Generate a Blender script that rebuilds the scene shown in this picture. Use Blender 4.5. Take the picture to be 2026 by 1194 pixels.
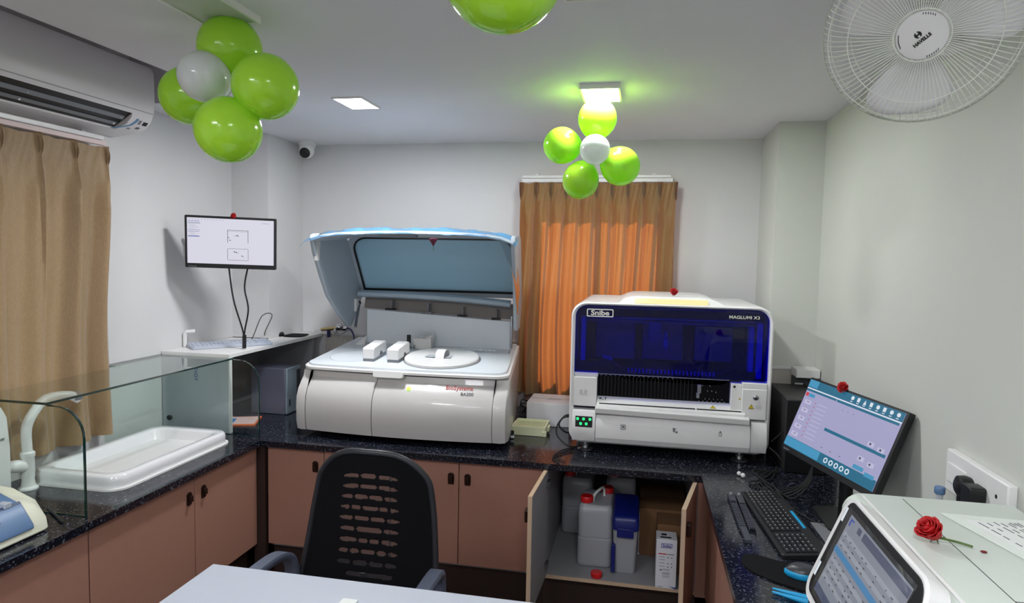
import bpy, math, random
from mathutils import Vector, Matrix
random.seed(7)
PI = math.pi
C = bpy.context.scene
for o in list(bpy.data.objects): bpy.data.objects.remove(o)
COL = C.collection

# ------------------------------------------------------------------ camera
EYE = 1.72
yaw, pitch, roll = 0.19298, 0.06782, 0.01923
fw = Vector((-math.sin(yaw)*math.cos(pitch), math.cos(yaw)*math.cos(pitch), -math.sin(pitch)))
r0 = Vector((math.cos(yaw), math.sin(yaw), 0)); u0 = r0.cross(fw)
rt = r0*math.cos(roll)+u0*math.sin(roll); up = -r0*math.sin(roll)+u0*math.cos(roll)
cd = bpy.data.cameras.new('camera'); cam = bpy.data.objects.new('camera', cd); COL.objects.link(cam)
m = Matrix((rt, up, -fw)).transposed().to_4x4(); m.translation = (0, 0, EYE)
cam.matrix_world = m
cd.sensor_width = 36; cd.lens = 36*1298.65/2026; cd.clip_start = 0.02
C.camera = cam

# ------------------------------------------------------------------ world, sun, exposure
w = bpy.data.worlds.new('world'); C.world = w; w.use_nodes = True
w.node_tree.nodes['Background'].inputs[0].default_value = (0.75, 0.87, 1.0, 1)
w.node_tree.nodes['Background'].inputs[1].default_value = 1.6
sl = bpy.data.lights.new('sun', 'SUN'); sl.energy = 5.0; sl.angle = 0.02; sl.color = (1.0, 0.93, 0.82)
so = bpy.data.objects.new('sun', sl); COL.objects.link(so)
so.rotation_euler = Vector((0.25, -0.82, -0.52)).to_track_quat('-Z', 'Y').to_euler()
C.view_settings.view_transform = 'Standard'; C.view_settings.look = 'None'
C.view_settings.gamma = 1; C.view_settings.use_curve_mapping = False
C.view_settings.exposure = -0.08
LAMP = 1.0      # scale of all room lamps

# ------------------------------------------------------------------ materials
MATS = {}
def srgb(c):
    return tuple(((x/255+0.055)/1.055)**2.4 if x/255 > 0.04045 else x/255/12.92 for x in c)
def mat(name, rgb, rough=0.5, metal=0.0, noise=0.0, nscale=20.0, bump=0.0, coat=0.0, spec=0.5):
    if name in MATS: return MATS[name]
    m = bpy.data.materials.new(name); m.use_nodes = True; nt = m.node_tree; b = nt.nodes['Principled BSDF']
    c = srgb(rgb)
    b.inputs['Base Color'].default_value = (*c, 1); b.inputs['Roughness'].default_value = rough
    b.inputs['Metallic'].default_value = metal; b.inputs['Coat Weight'].default_value = coat
    b.inputs['Specular IOR Level'].default_value = spec
    tc = nt.nodes.new('ShaderNodeTexCoord'); n = nt.nodes.new('ShaderNodeTexNoise'); n.inputs['Scale'].default_value = nscale
    n.inputs['Detail'].default_value = 4; nt.links.new(tc.outputs['Object'], n.inputs['Vector'])
    k = noise if noise else 0.02
    mx = nt.nodes.new('ShaderNodeMix'); mx.data_type = 'RGBA'
    mx.inputs[6].default_value = (*[x*(1-k) for x in c], 1); mx.inputs[7].default_value = (*[min(1, x*(1+k)) for x in c], 1)
    nt.links.new(n.outputs['Fac'], mx.inputs[0]); nt.links.new(mx.outputs[2], b.inputs['Base Color'])
    if bump:
        bp = nt.nodes.new('ShaderNodeBump'); bp.inputs['Strength'].default_value = bump; bp.inputs['Distance'].default_value = 0.002
        nt.links.new(n.outputs['Fac'], bp.inputs['Height']); nt.links.new(bp.outputs['Normal'], b.inputs['Normal'])
    MATS[name] = m; return m
def emit(name, rgb, s):
    if name in MATS: return MATS[name]
    m = bpy.data.materials.new(name); m.use_nodes = True; nt = m.node_tree; b = nt.nodes['Principled BSDF']
    b.inputs['Base Color'].default_value = (0.02, 0.02, 0.02, 1); b.inputs['Roughness'].default_value = 0.25
    b.inputs['Emission Color'].default_value = (*srgb(rgb), 1); b.inputs['Emission Strength'].default_value = s
    MATS[name] = m; return m
def clear(name, tint, gloss=0.06, rough=0.0, body=0.0, bodycol=(200, 200, 200), trans=0.0):
    """see-through sheet: tinted transparent + diffuse/translucent body + fresnel gloss"""
    if name in MATS: return MATS[name]
    m = bpy.data.materials.new(name); m.use_nodes = True; nt = m.node_tree; nt.nodes.clear()
    out = nt.nodes.new('ShaderNodeOutputMaterial'); t = nt.nodes.new('ShaderNodeBsdfTransparent'); t.inputs[0].default_value = (*srgb(tint), 1)
    d = nt.nodes.new('ShaderNodeBsdfDiffuse'); d.inputs[0].default_value = (*srgb(bodycol), 1)
    tl = nt.nodes.new('ShaderNodeBsdfTranslucent'); tl.inputs[0].default_value = (*srgb(bodycol), 1)
    dm = nt.nodes.new('ShaderNodeMixShader'); dm.inputs[0].default_value = trans
    nt.links.new(d.outputs[0], dm.inputs[1]); nt.links.new(tl.outputs[0], dm.inputs[2])
    a = nt.nodes.new('ShaderNodeMixShader'); a.inputs[0].default_value = body
    nt.links.new(t.outputs[0], a.inputs[1]); nt.links.new(dm.outputs[0], a.inputs[2])
    g = nt.nodes.new('ShaderNodeBsdfGlossy'); g.inputs['Roughness'].default_value = rough
    lw = nt.nodes.new('ShaderNodeFresnel'); lw.inputs[0].default_value = 1.45
    mul = nt.nodes.new('ShaderNodeMath'); mul.operation = 'MULTIPLY'; mul.inputs[1].default_value = gloss/0.035
    nt.links.new(lw.outputs[0], mul.inputs[0])
    mul.use_clamp = True
    gm = nt.nodes.new('ShaderNodeNewGeometry'); inv_ = nt.nodes.new('ShaderNodeMath'); inv_.operation = 'SUBTRACT'; inv_.inputs[0].default_value = 1
    nt.links.new(gm.outputs['Backfacing'], inv_.inputs[1]); m2 = nt.nodes.new('ShaderNodeMath'); m2.operation = 'MULTIPLY'
    nt.links.new(mul.outputs[0], m2.inputs[0]); nt.links.new(inv_.outputs[0], m2.inputs[1]); mul = m2
    b = nt.nodes.new('ShaderNodeMixShader'); nt.links.new(mul.outputs[0], b.inputs[0])
    nt.links.new(a.outputs[0], b.inputs[1]); nt.links.new(g.outputs[0], b.inputs[2]); nt.links.new(b.outputs[0], out.inputs[0])
    MATS[name] = m; return m

wallp = mat('wall_paint', (214, 213, 214), 0.6, noise=0.02, nscale=3)
wallr = mat('wall_paint_right', (205, 207, 200), 0.6, noise=0.02, nscale=3)
ceilp = mat('ceiling_paint', (226, 226, 230), 0.7, noise=0.02, nscale=2)
dadop = mat('dado_laminate', (196, 190, 182), 0.4, noise=0.05, nscale=4)
soffit = mat('recess_paint', (200, 196, 200), 0.7)
white = mat('white_plastic', (232, 231, 230), 0.35)
offwhite = mat('offwhite_plastic', (222, 219, 216), 0.35)
silver = mat('pearl_grey_plastic', (205, 202, 200), 0.3, coat=0.3)
greypl = mat('grey_plastic', (128, 130, 136), 0.45)
dkgrey = mat('dark_grey_plastic', (62, 62, 66), 0.5)
black = mat('black_plastic', (14, 14, 17), 0.4)
blackm = mat('black_matte', (10, 10, 12), 0.8, spec=0.2)
rubber = mat('black_rubber', (16, 16, 18), 0.6)
chrome = mat('chrome', (205, 205, 208), 0.15, 1.0)
steel = mat('brushed_steel', (170, 172, 176), 0.3, 1.0)
bronze = mat('dark_bronze', (52, 34, 26), 0.4, 0.6)
ceram = mat('glazed_ceramic', (236, 235, 238), 0.12, coat=0.6)
lamin = mat('rose_brown_laminate', (166, 122, 106), 0.45, noise=0.05, nscale=40)
laminb = mat('cabinet_carcass_grey', (150, 150, 154), 0.5)
edge = mat('beech_edge_band', (205, 178, 150), 0.5)
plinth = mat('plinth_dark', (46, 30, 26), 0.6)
tablew = mat('table_laminate', (186, 191, 202), 0.35)
redm = mat('red_plastic', (205, 24, 30), 0.35)
rosem = mat('rose_petal', (176, 8, 16), 0.6, noise=0.25, nscale=60)
rosed = mat('dried_petal', (96, 24, 52), 0.6)
stemm = mat('stem_green', (78, 104, 44), 0.6)
navy = mat('navy_plastic', (18, 30, 110), 0.35)
cyanp = mat('cyan_plastic', (30, 160, 215), 0.35)
bluegrey = mat('blue_grey_plastic', (92, 122, 160), 0.4)
cream = mat('cream_plastic', (226, 226, 206), 0.45)
ivory = mat('ivory_foam', (226, 228, 190), 0.7, bump=0.3, nscale=60)
card = mat('brown_cardboard', (128, 92, 60), 0.8, noise=0.1)
paper = mat('white_paper', (226, 228, 226), 0.8)
cardw = mat('white_card', (225, 224, 230), 0.6)
inkred = mat('ink_red', (196, 50, 56), 0.6)
inkgrey = mat('ink_grey', (92, 92, 98), 0.6)
inkblack = mat('ink_black', (18, 18, 20), 0.6)
inkblue = mat('ink_blue', (50, 56, 150), 0.6)
yellow = mat('warning_yellow', (236, 206, 40), 0.5)
orange = mat('orange_paper', (230, 120, 70), 0.6)
bluepap = mat('blue_paper', (50, 130, 200), 0.6)
filmb = clear('blue_protective_film', (150, 205, 245), 0.06, 0.2, 0.55, (120, 190, 240), 0.35)
filmc = clear('clear_protective_film', (235, 238, 242), 0.16, 0.12, 0.06, (220, 225, 230))
glass = clear('clear_glass', (249, 253, 251), 0.045)
glassedge = clear('glass_edge_green', (20, 95, 85), 0.10, 0.1, 0.55, (10, 80, 72), 0.4)
visor = clear('blue_tinted_acrylic', (34, 78, 240), 0.028, 0.0, 0.03, (6, 16, 170), 0.3)
lidglass = clear('pale_blue_lid_panel', (190, 225, 240), 0.02, 0.3, 0.72, (186, 210, 222), 0.4)
milky = clear('milky_plastic', (215, 220, 228), 0.04, 0.3, 0.78, (222, 224, 230), 0.35)
winpane = clear('window_pane', (235, 242, 245), 0.05)

def granite():
    m = bpy.data.materials.new('black_granite'); m.use_nodes = True; nt = m.node_tree; b = nt.nodes['Principled BSDF']
    b.inputs['Roughness'].default_value = 0.13
    tc = nt.nodes.new('ShaderNodeTexCoord')
    v = nt.nodes.new('ShaderNodeTexVoronoi'); v.inputs['Scale'].default_value = 420
    n = nt.nodes.new('ShaderNodeTexNoise'); n.inputs['Scale'].default_value = 110; n.inputs['Detail'].default_value = 10
    n2 = nt.nodes.new('ShaderNodeTexNoise'); n2.inputs['Scale'].default_value = 14
    for x in (v, n, n2): nt.links.new(tc.outputs['Object'], x.inputs['Vector'])
    r = nt.nodes.new('ShaderNodeValToRGB'); e = r.color_ramp.elements
    e[0].position = 0.50; e[0].color = (0.006, 0.007, 0.012, 1); e[1].position = 0.72; e[1].color = (0.17, 0.18, 0.22, 1)
    mid = r.color_ramp.elements.new(0.6); mid.color = (0.022, 0.025, 0.04, 1)
    r2 = nt.nodes.new('ShaderNodeValToRGB'); r2.color_ramp.elements[0].position = 0.90; r2.color_ramp.elements[0].color = (0, 0, 0, 1)
    r2.color_ramp.elements[1].position = 1.0; r2.color_ramp.elements[1].color = (0.30, 0.32, 0.36, 1)
    nt.links.new(n.outputs['Fac'], r.inputs[0]); nt.links.new(v.outputs['Color'], r2.inputs[0])
    ad = nt.nodes.new('ShaderNodeMix'); ad.data_type = 'RGBA'; ad.blend_type = 'ADD'; ad.inputs[0].default_value = 1
    nt.links.new(r.outputs[0], ad.inputs[6]); nt.links.new(r2.outputs[0], ad.inputs[7]); nt.links.new(ad.outputs[2], b.inputs['Base Color'])
    return m
GRAN = granite()
def floor_mat():
    m = bpy.data.materials.new('dark_wood_floor'); m.use_nodes = True; nt = m.node_tree; b = nt.nodes['Principled BSDF']
    b.inputs['Roughness'].default_value = 0.35
    tc = nt.nodes.new('ShaderNodeTexCoord'); mp = nt.nodes.new('ShaderNodeMapping'); mp.inputs['Scale'].default_value = (1, 8, 1)
    n = nt.nodes.new('ShaderNodeTexNoise'); n.inputs['Scale'].default_value = 5; n.inputs['Detail'].default_value = 6
    br = nt.nodes.new('ShaderNodeTexBrick'); br.inputs['Scale'].default_value = 2.2; br.inputs['Mortar Size'].default_value = 0.006
    br.inputs['Color1'].default_value = (0.10, 0.042, 0.024, 1); br.inputs['Color2'].default_value = (0.065, 0.026, 0.016, 1); br.inputs['Mortar'].default_value = (0.02, 0.01, 0.008, 1)
    nt.links.new(tc.outputs['Object'], mp.inputs[0]); nt.links.new(mp.outputs[0], n.inputs['Vector']); nt.links.new(tc.outputs['Object'], br.inputs['Vector'])
    mx = nt.nodes.new('ShaderNodeMix'); mx.data_type = 'RGBA'; mx.blend_type = 'MULTIPLY'; mx.inputs[0].default_value = 0.7
    r = nt.nodes.new('ShaderNodeValToRGB'); r.color_ramp.elements[0].color = (0.4, 0.4, 0.4, 1); r.color_ramp.elements[0].position = 0.35; r.color_ramp.elements[1].position = 0.65
    nt.links.new(n.outputs['Fac'], r.inputs[0]); nt.links.new(br.outputs['Color'], mx.inputs[6]); nt.links.new(r.outputs[0], mx.inputs[7])
    nt.links.new(mx.outputs[2], b.inputs['Base Color']); return m
FLOOR = floor_mat()
def curtain_mat(name, rgb, trgb, tr):
    m = bpy.data.materials.new(name); m.use_nodes = True; nt = m.node_tree; nt.nodes.clear()
    out = nt.nodes.new('ShaderNodeOutputMaterial')
    tc = nt.nodes.new('ShaderNodeTexCoord'); mp = nt.nodes.new('ShaderNodeMapping'); mp.inputs['Scale'].default_value = (260, 260, 60)
    n = nt.nodes.new('ShaderNodeTexNoise'); n.inputs['Scale'].default_value = 1.0; n.inputs['Detail'].default_value = 2
    nt.links.new(tc.outputs['Object'], mp.inputs[0]); nt.links.new(mp.outputs[0], n.inputs['Vector'])
    c = srgb(rgb); mx = nt.nodes.new('ShaderNodeMix'); mx.data_type = 'RGBA'
    mx.inputs[6].default_value = (*[x*0.72 for x in c], 1); mx.inputs[7].default_value = (*[min(1, x*1.28) for x in c], 1)
    nt.links.new(n.outputs['Fac'], mx.inputs[0])
    d = nt.nodes.new('ShaderNodeBsdfPrincipled'); d.inputs['Roughness'].default_value = 0.55; d.inputs['Sheen Weight'].default_value = 0.4
    nt.links.new(mx.outputs[2], d.inputs['Base Color'])
    t = nt.nodes.new('ShaderNodeBsdfTranslucent'); t.inputs[0].default_value = (*srgb(trgb), 1)
    ms = nt.nodes.new('ShaderNodeMixShader'); ms.inputs[0].default_value = tr
    nt.links.new(d.outputs[0], ms.inputs[1]); nt.links.new(t.outputs[0], ms.inputs[2]); nt.links.new(ms.outputs[0], out.inputs[0])
    return m
CURB = curtain_mat('olive_satin_curtain', (130, 122, 80), (255, 128, 58), 0.33)
CURL = curtain_mat('bronze_satin_curtain', (158, 132, 98), (220, 160, 100), 0.12)
def balloon_mat(name, rgb, trgb):
    m = bpy.data.materials.new(name); m.use_nodes = True; nt = m.node_tree; b = nt.nodes['Principled BSDF']
    b.inputs['Base Color'].default_value = (*srgb(rgb), 1); b.inputs['Roughness'].default_value = 0.16; b.inputs['Coat Weight'].default_value = 0.3; b.inputs['Coat Roughness'].default_value = 0.08
    out = nt.nodes['Material Output']; t = nt.nodes.new('ShaderNodeBsdfTranslucent'); t.inputs[0].default_value = (*srgb(trgb), 1)
    lw = nt.nodes.new('ShaderNodeTexCoord'); ns = nt.nodes.new('ShaderNodeTexNoise'); ns.inputs['Scale'].default_value = 3
    mr = nt.nodes.new('ShaderNodeMapRange'); mr.inputs['To Min'].default_value = 0.28; mr.inputs['To Max'].default_value = 0.36
    nt.links.new(lw.outputs['Object'], ns.inputs['Vector']); nt.links.new(ns.outputs['Fac'], mr.inputs[0])
    ms = nt.nodes.new('ShaderNodeMixShader'); nt.links.new(mr.outputs[0], ms.inputs[0])
    nt.links.new(b.outputs[0], ms.inputs[1]); nt.links.new(t.outputs[0], ms.inputs[2]); nt.links.new(ms.outputs[0], out.inputs[0])
    return m
BGREEN = balloon_mat('green_latex', (188, 236, 66), (176, 240, 40))
BWHITE = balloon_mat('white_latex', (232, 234, 236), (236, 238, 236))
def mesh_mat():
    m = bpy.data.materials.new('chair_open_mesh'); m.use_nodes = True; nt = m.node_tree; b = nt.nodes['Principled BSDF']
    b.inputs['Base Color'].default_value = (0.03, 0.028, 0.03, 1); b.inputs['Roughness'].default_value = 0.8
    tc = nt.nodes.new('ShaderNodeTexCoord'); ch = nt.nodes.new('ShaderNodeTexChecker'); ch.inputs['Scale'].default_value = 330
    mp = nt.nodes.new('ShaderNodeMapping'); mp.inputs['Scale'].default_value = (1, 0, 1)
    nt.links.new(tc.outputs['Object'], mp.inputs[0]); nt.links.new(mp.outputs[0], ch.inputs['Vector'])
    ch.inputs['Color1'].default_value = (1, 1, 1, 1); ch.inputs['Color2'].default_value = (0.1, 0.1, 0.1, 1)
    t = nt.nodes.new('ShaderNodeBsdfTransparent'); ms = nt.nodes.new('ShaderNodeMixShader'); out = nt.nodes['Material Output']
    nt.links.new(ch.outputs['Color'], ms.inputs[0]); nt.links.new(t.outputs[0], ms.inputs[1]); nt.links.new(b.outputs[0], ms.inputs[2]); nt.links.new(ms.outputs[0], out.inputs[0])
    return m
MESHM = mesh_mat()
scrW = emit('screen_white', (232, 230, 245), 0.85)
scrGrey = emit('screen_light_grey', (188, 194, 214), 0.8)
scrInk = emit('screen_ink', (70, 72, 86), 0.6)
scrBlue = emit('screen_blue_line', (50, 80, 190), 0.7)
scrLav = emit('screen_lavender', (178, 176, 216), 0.8)
scrLav2 = emit('screen_pale_lavender', (200, 196, 230), 0.85)
scrTeal = emit('screen_teal', (24, 112, 146), 0.8)
scrCyan = emit('screen_cyan', (70, 160, 205), 0.8)
scrIcon = emit('screen_icon_white', (225, 235, 245), 0.9)
scrRed = emit('screen_red', (215, 60, 66), 0.9)
scrTab = emit('screen_tablet_grey', (170, 176, 190), 0.6)
scrTab2 = emit('screen_tablet_stripe', (195, 200, 210), 0.62)
scrTabB = emit('screen_tablet_blue', (70, 150, 205), 0.75)
scrTabD = emit('screen_tablet_slate', (96, 104, 136), 0.55)
ledG = emit('led_green', (40, 235, 130), 1.4)
ledGY = emit('led_lime', (150, 240, 50), 3.0)
barW = emit('warm_light_bar', (255, 236, 170), 1.1)
lampE = emit('lit_led_diffuser', (240, 244, 255), 14.0)
lampOff = mat('unlit_diffuser', (196, 200, 192), 0.5)

# ------------------------------------------------------------------ mesh builder
def frame(origin, a, b):
    a = Vector(a).normalized(); b = Vector(b); n = a.cross(b).normalized(); b = n.cross(a).normalized()
    mm = Matrix((a, b, n)).transposed().to_4x4(); mm.translation = Vector(origin); return mm
def world_of(o):
    mm = Matrix.Identity(4)
    while o is not None:
        mm = o.matrix_basis @ mm; o = o.parent
    return mm
def rrect(w, h, r, n=6, cx=0, cy=0):
    if not isinstance(r, (tuple, list)): r = (r,)*4      # BL, BR, TR, TL
    P = []
    for (sx, sy, a0, rr) in ((-1, -1, PI, r[0]), (1, -1, 1.5*PI, r[1]), (1, 1, 0, r[2]), (-1, 1, 0.5*PI, r[3])):
        for i in range(n+1):
            t = a0+0.5*PI*i/n
            P.append((cx+sx*(w/2-rr)+rr*math.cos(t), cy+sy*(h/2-rr)+rr*math.sin(t)))
    return P
def spline(pts, n=8):
    pts = [Vector(p) for p in pts]; out = []
    for i in range(len(pts)-1):
        p0 = pts[max(i-1, 0)]; p1 = pts[i]; p2 = pts[i+1]; p3 = pts[min(i+2, len(pts)-1)]
        for k in range(n):
            t = k/n
            out.append(0.5*((2*p1)+(p2-p0)*t+(2*p0-5*p1+4*p2-p3)*t*t+(3*p1-p0-3*p2+p3)*t**3))
    out.append(pts[-1]); return out
class MB:
    def __init__(s): s.v = []; s.f = []
    def add(s, V, F, M=None):
        k = len(s.v)
        s.v += [(M @ Vector(p)) if M is not None else Vector(p) for p in V]
        s.f += [tuple(i+k for i in f) for f in F]; return s
    def box(s, x0, x1, y0, y1, z0, z1, M=None):
        V = [(x0, y0, z0), (x1, y0, z0), (x1, y1, z0), (x0, y1, z0), (x0, y0, z1), (x1, y0, z1), (x1, y1, z1), (x0, y1, z1)]
        return s.add(V, [(0, 3, 2, 1), (4, 5, 6, 7), (0, 1, 5, 4), (1, 2, 6, 5), (2, 3, 7, 6), (3, 0, 4, 7)], M)
    def loft(s, rings, c0=True, c1=True, M=None, closed=True, loop=False):
        n = len(rings[0]); V = [p for r in rings for p in r]; F = []
        R = len(rings)
        for i in range(R if loop else R-1):
            j2 = (i+1) % R
            for j in range(n if closed else n-1):
                k = (j+1) % n
                F.append((i*n+j, i*n+k, j2*n+k, j2*n+j))
        if not loop and closed:
            if c0: F.append(tuple(reversed(range(n))))
            if c1: F.append(tuple((R-1)*n+j for j in range(n)))
        return s.add(V, F, M)
    def prism(s, poly, d0, d1, M=None):                 # poly in (a,b), extruded along n
        return s.loft([[(a, b, d0) for a, b in poly], [(a, b, d1) for a, b in poly]], M=M)
    def xprism(s, yz, x0, x1):                          # profile (y,z) extruded along x
        return s.loft([[(x0, y, z) for y, z in yz], [(x1, y, z) for y, z in yz]])
    def yprism(s, xz, y0, y1):
        return s.loft([[(x, y0, z) for x, z in xz], [(x, y1, z) for x, z in xz]])
    def zprism(s, xy, z0, z1):
        return s.loft([[(x, y, z0) for x, y in xy], [(x, y, z1) for x, y in xy]])
    def ring(s, outer, inner, d0, d1, M=None):          # frame between two outlines of equal count
        n = len(outer)
        V = [(a, b, d) for d in (d0, d1) for L in (outer, inner) for a, b in L]; F = []
        for j in range(n):
            k = (j+1) % n
            F += [(j, n+j, n+k, k), (2*n+j, 2*n+k, 3*n+k, 3*n+j), (j, k, 2*n+k, 2*n+j), (n+j, 3*n+j, 3*n+k, n+k)]
        return s.add(V, F, M)
    def lathe(s, prof, M=None, n=24, c0=True, c1=True):
        return s.loft([[(r*math.cos(2*PI*j/n), r*math.sin(2*PI*j/n), z) for j in range(n)] for r, z in prof], c0, c1, M)
    def cyl(s, p, r, h, n=20, M=None):
        return s.lathe([(r, 0), (r, h)], Matrix.Translation(p) if M is None else M @ Matrix.Translation(p), n)
    def tube(s, pts, r, n=8, M=None, sm=0, loop=False):
        if sm: pts = spline(pts, sm)
        pts = [Vector(p) for p in pts]; rings = []; N = len(pts)
        prev = None
        for i, p in enumerate(pts):
            if loop: t = (pts[(i+1) % N]-pts[i-1])
            else: t = pts[min(i+1, N-1)]-pts[max(i-1, 0)]
            t = t.normalized() if t.length > 1e-9 else Vector((0, 0, 1))
            if prev is None:
                a = t.orthogonal().normalized()
            else:
                a = (prev-t*prev.dot(t)); a = a.normalized() if a.length > 1e-9 else t.orthogonal().normalized()
            prev = a; b = t.cross(a); rr = r(i/(N-1)) if callable(r) else r
            rings.append([p+a*rr*math.cos(2*PI*j/n)+b*rr*math.sin(2*PI*j/n) for j in range(n)])
        return s.loft(rings, M=M, loop=loop)
    def ball(s, c, r, n=14, sc=(1, 1, 1)):
        R = []
        for i in range(1, n):
            t = PI*i/n
            R.append([(c[0]+r*sc[0]*math.sin(t)*math.cos(2*PI*j/n), c[1]+r*sc[1]*math.sin(t)*math.sin(2*PI*j/n), c[2]-r*sc[2]*math.cos(t)) for j in range(n)])
        return s.loft(R)
    def grid(s, fn, nu, nv, M=None):
        V = [fn(i/nu, j/nv) for j in range(nv+1) for i in range(nu+1)]
        F = [(j*(nu+1)+i, j*(nu+1)+i+1, (j+1)*(nu+1)+i+1, (j+1)*(nu+1)+i) for j in range(nv) for i in range(nu)]
        return s.add(V, F, M)
    def warp(s, fn): s.v = [Vector(fn(*p)) for p in s.v]; return s
    def build(s, name, m, parent=None, local=False, bevel=0, seg=2, angle=40, solid=0, **tags):
        V = [Vector(p) for p in s.v]
        me = bpy.data.meshes.new(name); o = bpy.data.objects.new(name, me); COL.objects.link(o)
        if parent is not None:
            o.parent = parent
            if not local:
                inv = world_of(parent).inverted(); V = [inv @ p for p in V]
        else:
            lo = [min(p[i] for p in V) for i in range(3)]; hi = [max(p[i] for p in V) for i in range(3)]
            org = Vector(((lo[0]+hi[0])/2, (lo[1]+hi[1])/2, lo[2])); o.location = org; V = [p-org for p in V]
        me.from_pydata([tuple(p) for p in V], [], s.f)
        me.materials.append(m)
        import bmesh
        bm = bmesh.new(); bm.from_mesh(me); bmesh.ops.recalc_face_normals(bm, faces=bm.faces[:]); bm.to_mesh(me); bm.free()
        me.polygons.foreach_set('use_smooth', [True]*len(me.polygons))
        me.set_sharp_from_angle(angle=math.radians(angle))
        if solid:
            md = o.modifiers.new('solid', 'SOLIDIFY'); md.thickness = solid; md.offset = 0
        if bevel:
            md = o.modifiers.new('bevel', 'BEVEL'); md.width = bevel; md.segments = seg; md.limit_method = 'ANGLE'; md.angle_limit = math.radians(40)
        for k, v in tags.items(): o[k] = v
        return o
def B(*a): return MB().box(*a)
def thing(name, label, cat, loc=(0, 0, 0), rot=None, group=None):
    o = bpy.data.objects.new(name, None); COL.objects.link(o); o.empty_display_size = 0.05
    if rot is not None:
        mm = rot.to_4x4(); mm.translation = Vector(loc); o.matrix_basis = mm
    else: o.location = loc
    o['label'] = label; o['category'] = cat
    if group: o['group'] = group
    return o
def tag(o, label, cat, group=None):
    o['label'] = label; o['category'] = cat
    if group: o['group'] = group
    return o
def struct(mb, name, m, **k):
    o = mb.build(name, m, **k); o['kind'] = 'structure'; return o
def text(name, body, size, M, m, parent, ext=0.0006, align='LEFT', bold=0.0, sx=1.0, local=False):
    cu = bpy.data.curves.new(name, 'FONT'); cu.body = body; cu.size = size; cu.extrude = ext; cu.align_x = align; cu.offset = bold; cu.resolution_u = 3
    to = bpy.data.objects.new('tmp_text', cu); COL.objects.link(to)
    dg = bpy.context.evaluated_depsgraph_get(); dg.update()
    me = bpy.data.meshes.new_from_object(to.evaluated_get(dg)); bpy.data.objects.remove(to)
    V = [M @ Vector((v.co.x*sx, v.co.y, v.co.z)) for v in me.vertices]; F = [tuple(p.vertices) for p in me.polygons]
    mb = MB(); mb.v = V; mb.f = F; bpy.data.meshes.remove(me)
    return mb.build(name, m, parent, local=local)
def rects(M, W, Hh, L, t=0.0008):       # L of (u0,v0,u1,v1), v measured from the top
    mb = MB()
    for (a, b, c, d) in L: mb.box(a*W, c*W, (1-d)*Hh, (1-b)*Hh, 0, t, M)
    return mb

# ------------------------------------------------------------------ room dimensions
XL, XR, YB, YF, ZC = -2.56, 0.92, 4.20, -1.60, 2.456
ZT = 0.74                         # worktop height
# ------------------------------------------------------------------ structure
struct(B(XL-.1, XR+.1, YF-.1, YB+.1, -.1, 0), 'floor', FLOOR)
# back wall with window hole
wx0, wx1, wz0, wz1 = -.71, .08, .93, 2.08
mb = MB(); T = .12
mb.box(XL-.1, wx0, YB, YB+T, 0, 2.9).box(wx1, XR+.1, YB, YB+T, 0, 2.9).box(wx0, wx1, YB, YB+T, 0, wz0).box(wx0, wx1, YB, YB+T, wz1, 2.9)
struct(mb, 'wall_back', wallp)
# left wall with window hole
ly0, ly1, lz0, lz1 = 1.45, 2.55, 1.0, 2.08
mb = MB(); mb.box(XL-T, XL, YF, ly0, 0, 2.9).box(XL-T, XL, ly1, YB, 0, 2.9).box(XL-T, XL, ly0, ly1, 0, lz0).box(XL-T, XL, ly0, ly1, lz1, 2.9)
struct(mb, 'wall_left', wallp)
struct(B(XR, XR+T, YF, YB, 0, 2.9), 'wall_right', wallr)
struct(B(XL-.1, XR+.1, YF-T, YF, 0, 2.9), 'wall_front', wallp)
# columns
struct(B(XL, -2.305, 3.77, YB, 1.175, ZC), 'trim_1', wallp)
struct(B(.688, XR, 3.70, YB, 0, ZC), 'trim_2', wallr)
# false ceiling with a recess along the left wall
mb = MB(); mb.box(-1.94, XR, YF, YB, ZC, ZC+.05).box(XL, -1.94, 2.95, YB, ZC, ZC+.05)
struct(mb, 'ceiling', ceilp)
struct(B(XL-.1, XR+.1, YF-.1, YB+.1, 2.86, 2.95), 'trim_3', soffit)
struct(MB().box(-1.94, -1.92, YF, 2.94, ZC+.05, 2.86).box(XL, -1.92, 2.94, 2.949, ZC, 2.86), 'trim_4', soffit)
# dado: lower wall lining with a ledge strip
mb = MB(); mb.box(-2.13, wx0-.06, YB-.012, YB, ZT, 1.16).box(wx1+.06, .688, YB-.012, YB, ZT, 1.16).box(.69, .91, 3.688, 3.70, ZT, 1.15)
struct(mb, 'trim_5', dadop)
mb = MB(); mb.box(-2.30, wx0-.06, YB-.02, YB, 1.16, 1.178).box(wx1+.06, .688, YB-.02, YB, 1.16, 1.178).box(.67, .91, 3.68, 3.70, 1.15, 1.165).box(-2.31, -2.305, 3.77, YB, 1.16, 1.178)
struct(mb, 'trim_6', wallp, bevel=.003)
# windows
for nm, M, W, Hh in (('window_1', Matrix.Translation((wx0, YB+.05, wz0)) @ Matrix.Rotation(PI/2, 4, 'X'), wx1-wx0, wz1-wz0),
                     ('window_2', frame((XL-.05, ly0, lz0), (0, 1, 0), (0, 0, 1)), ly1-ly0, lz1-lz0)):
    mb = MB(); o_ = [(0, 0), (W, 0), (W, Hh), (0, Hh)]; i_ = [(.04, .04), (W-.04, .04), (W-.04, Hh-.04), (.04, Hh-.04)]
    mb.ring(o_, i_, -.02, .02, M); mb.box(W/2-.02, W/2+.02, .03, Hh-.03, -.018, .018, M)
    f = struct(mb, nm, white)
    MB().box(.03, W-.03, .03, Hh-.03, -.003, .003, M).build('pane', winpane, f)
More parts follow.
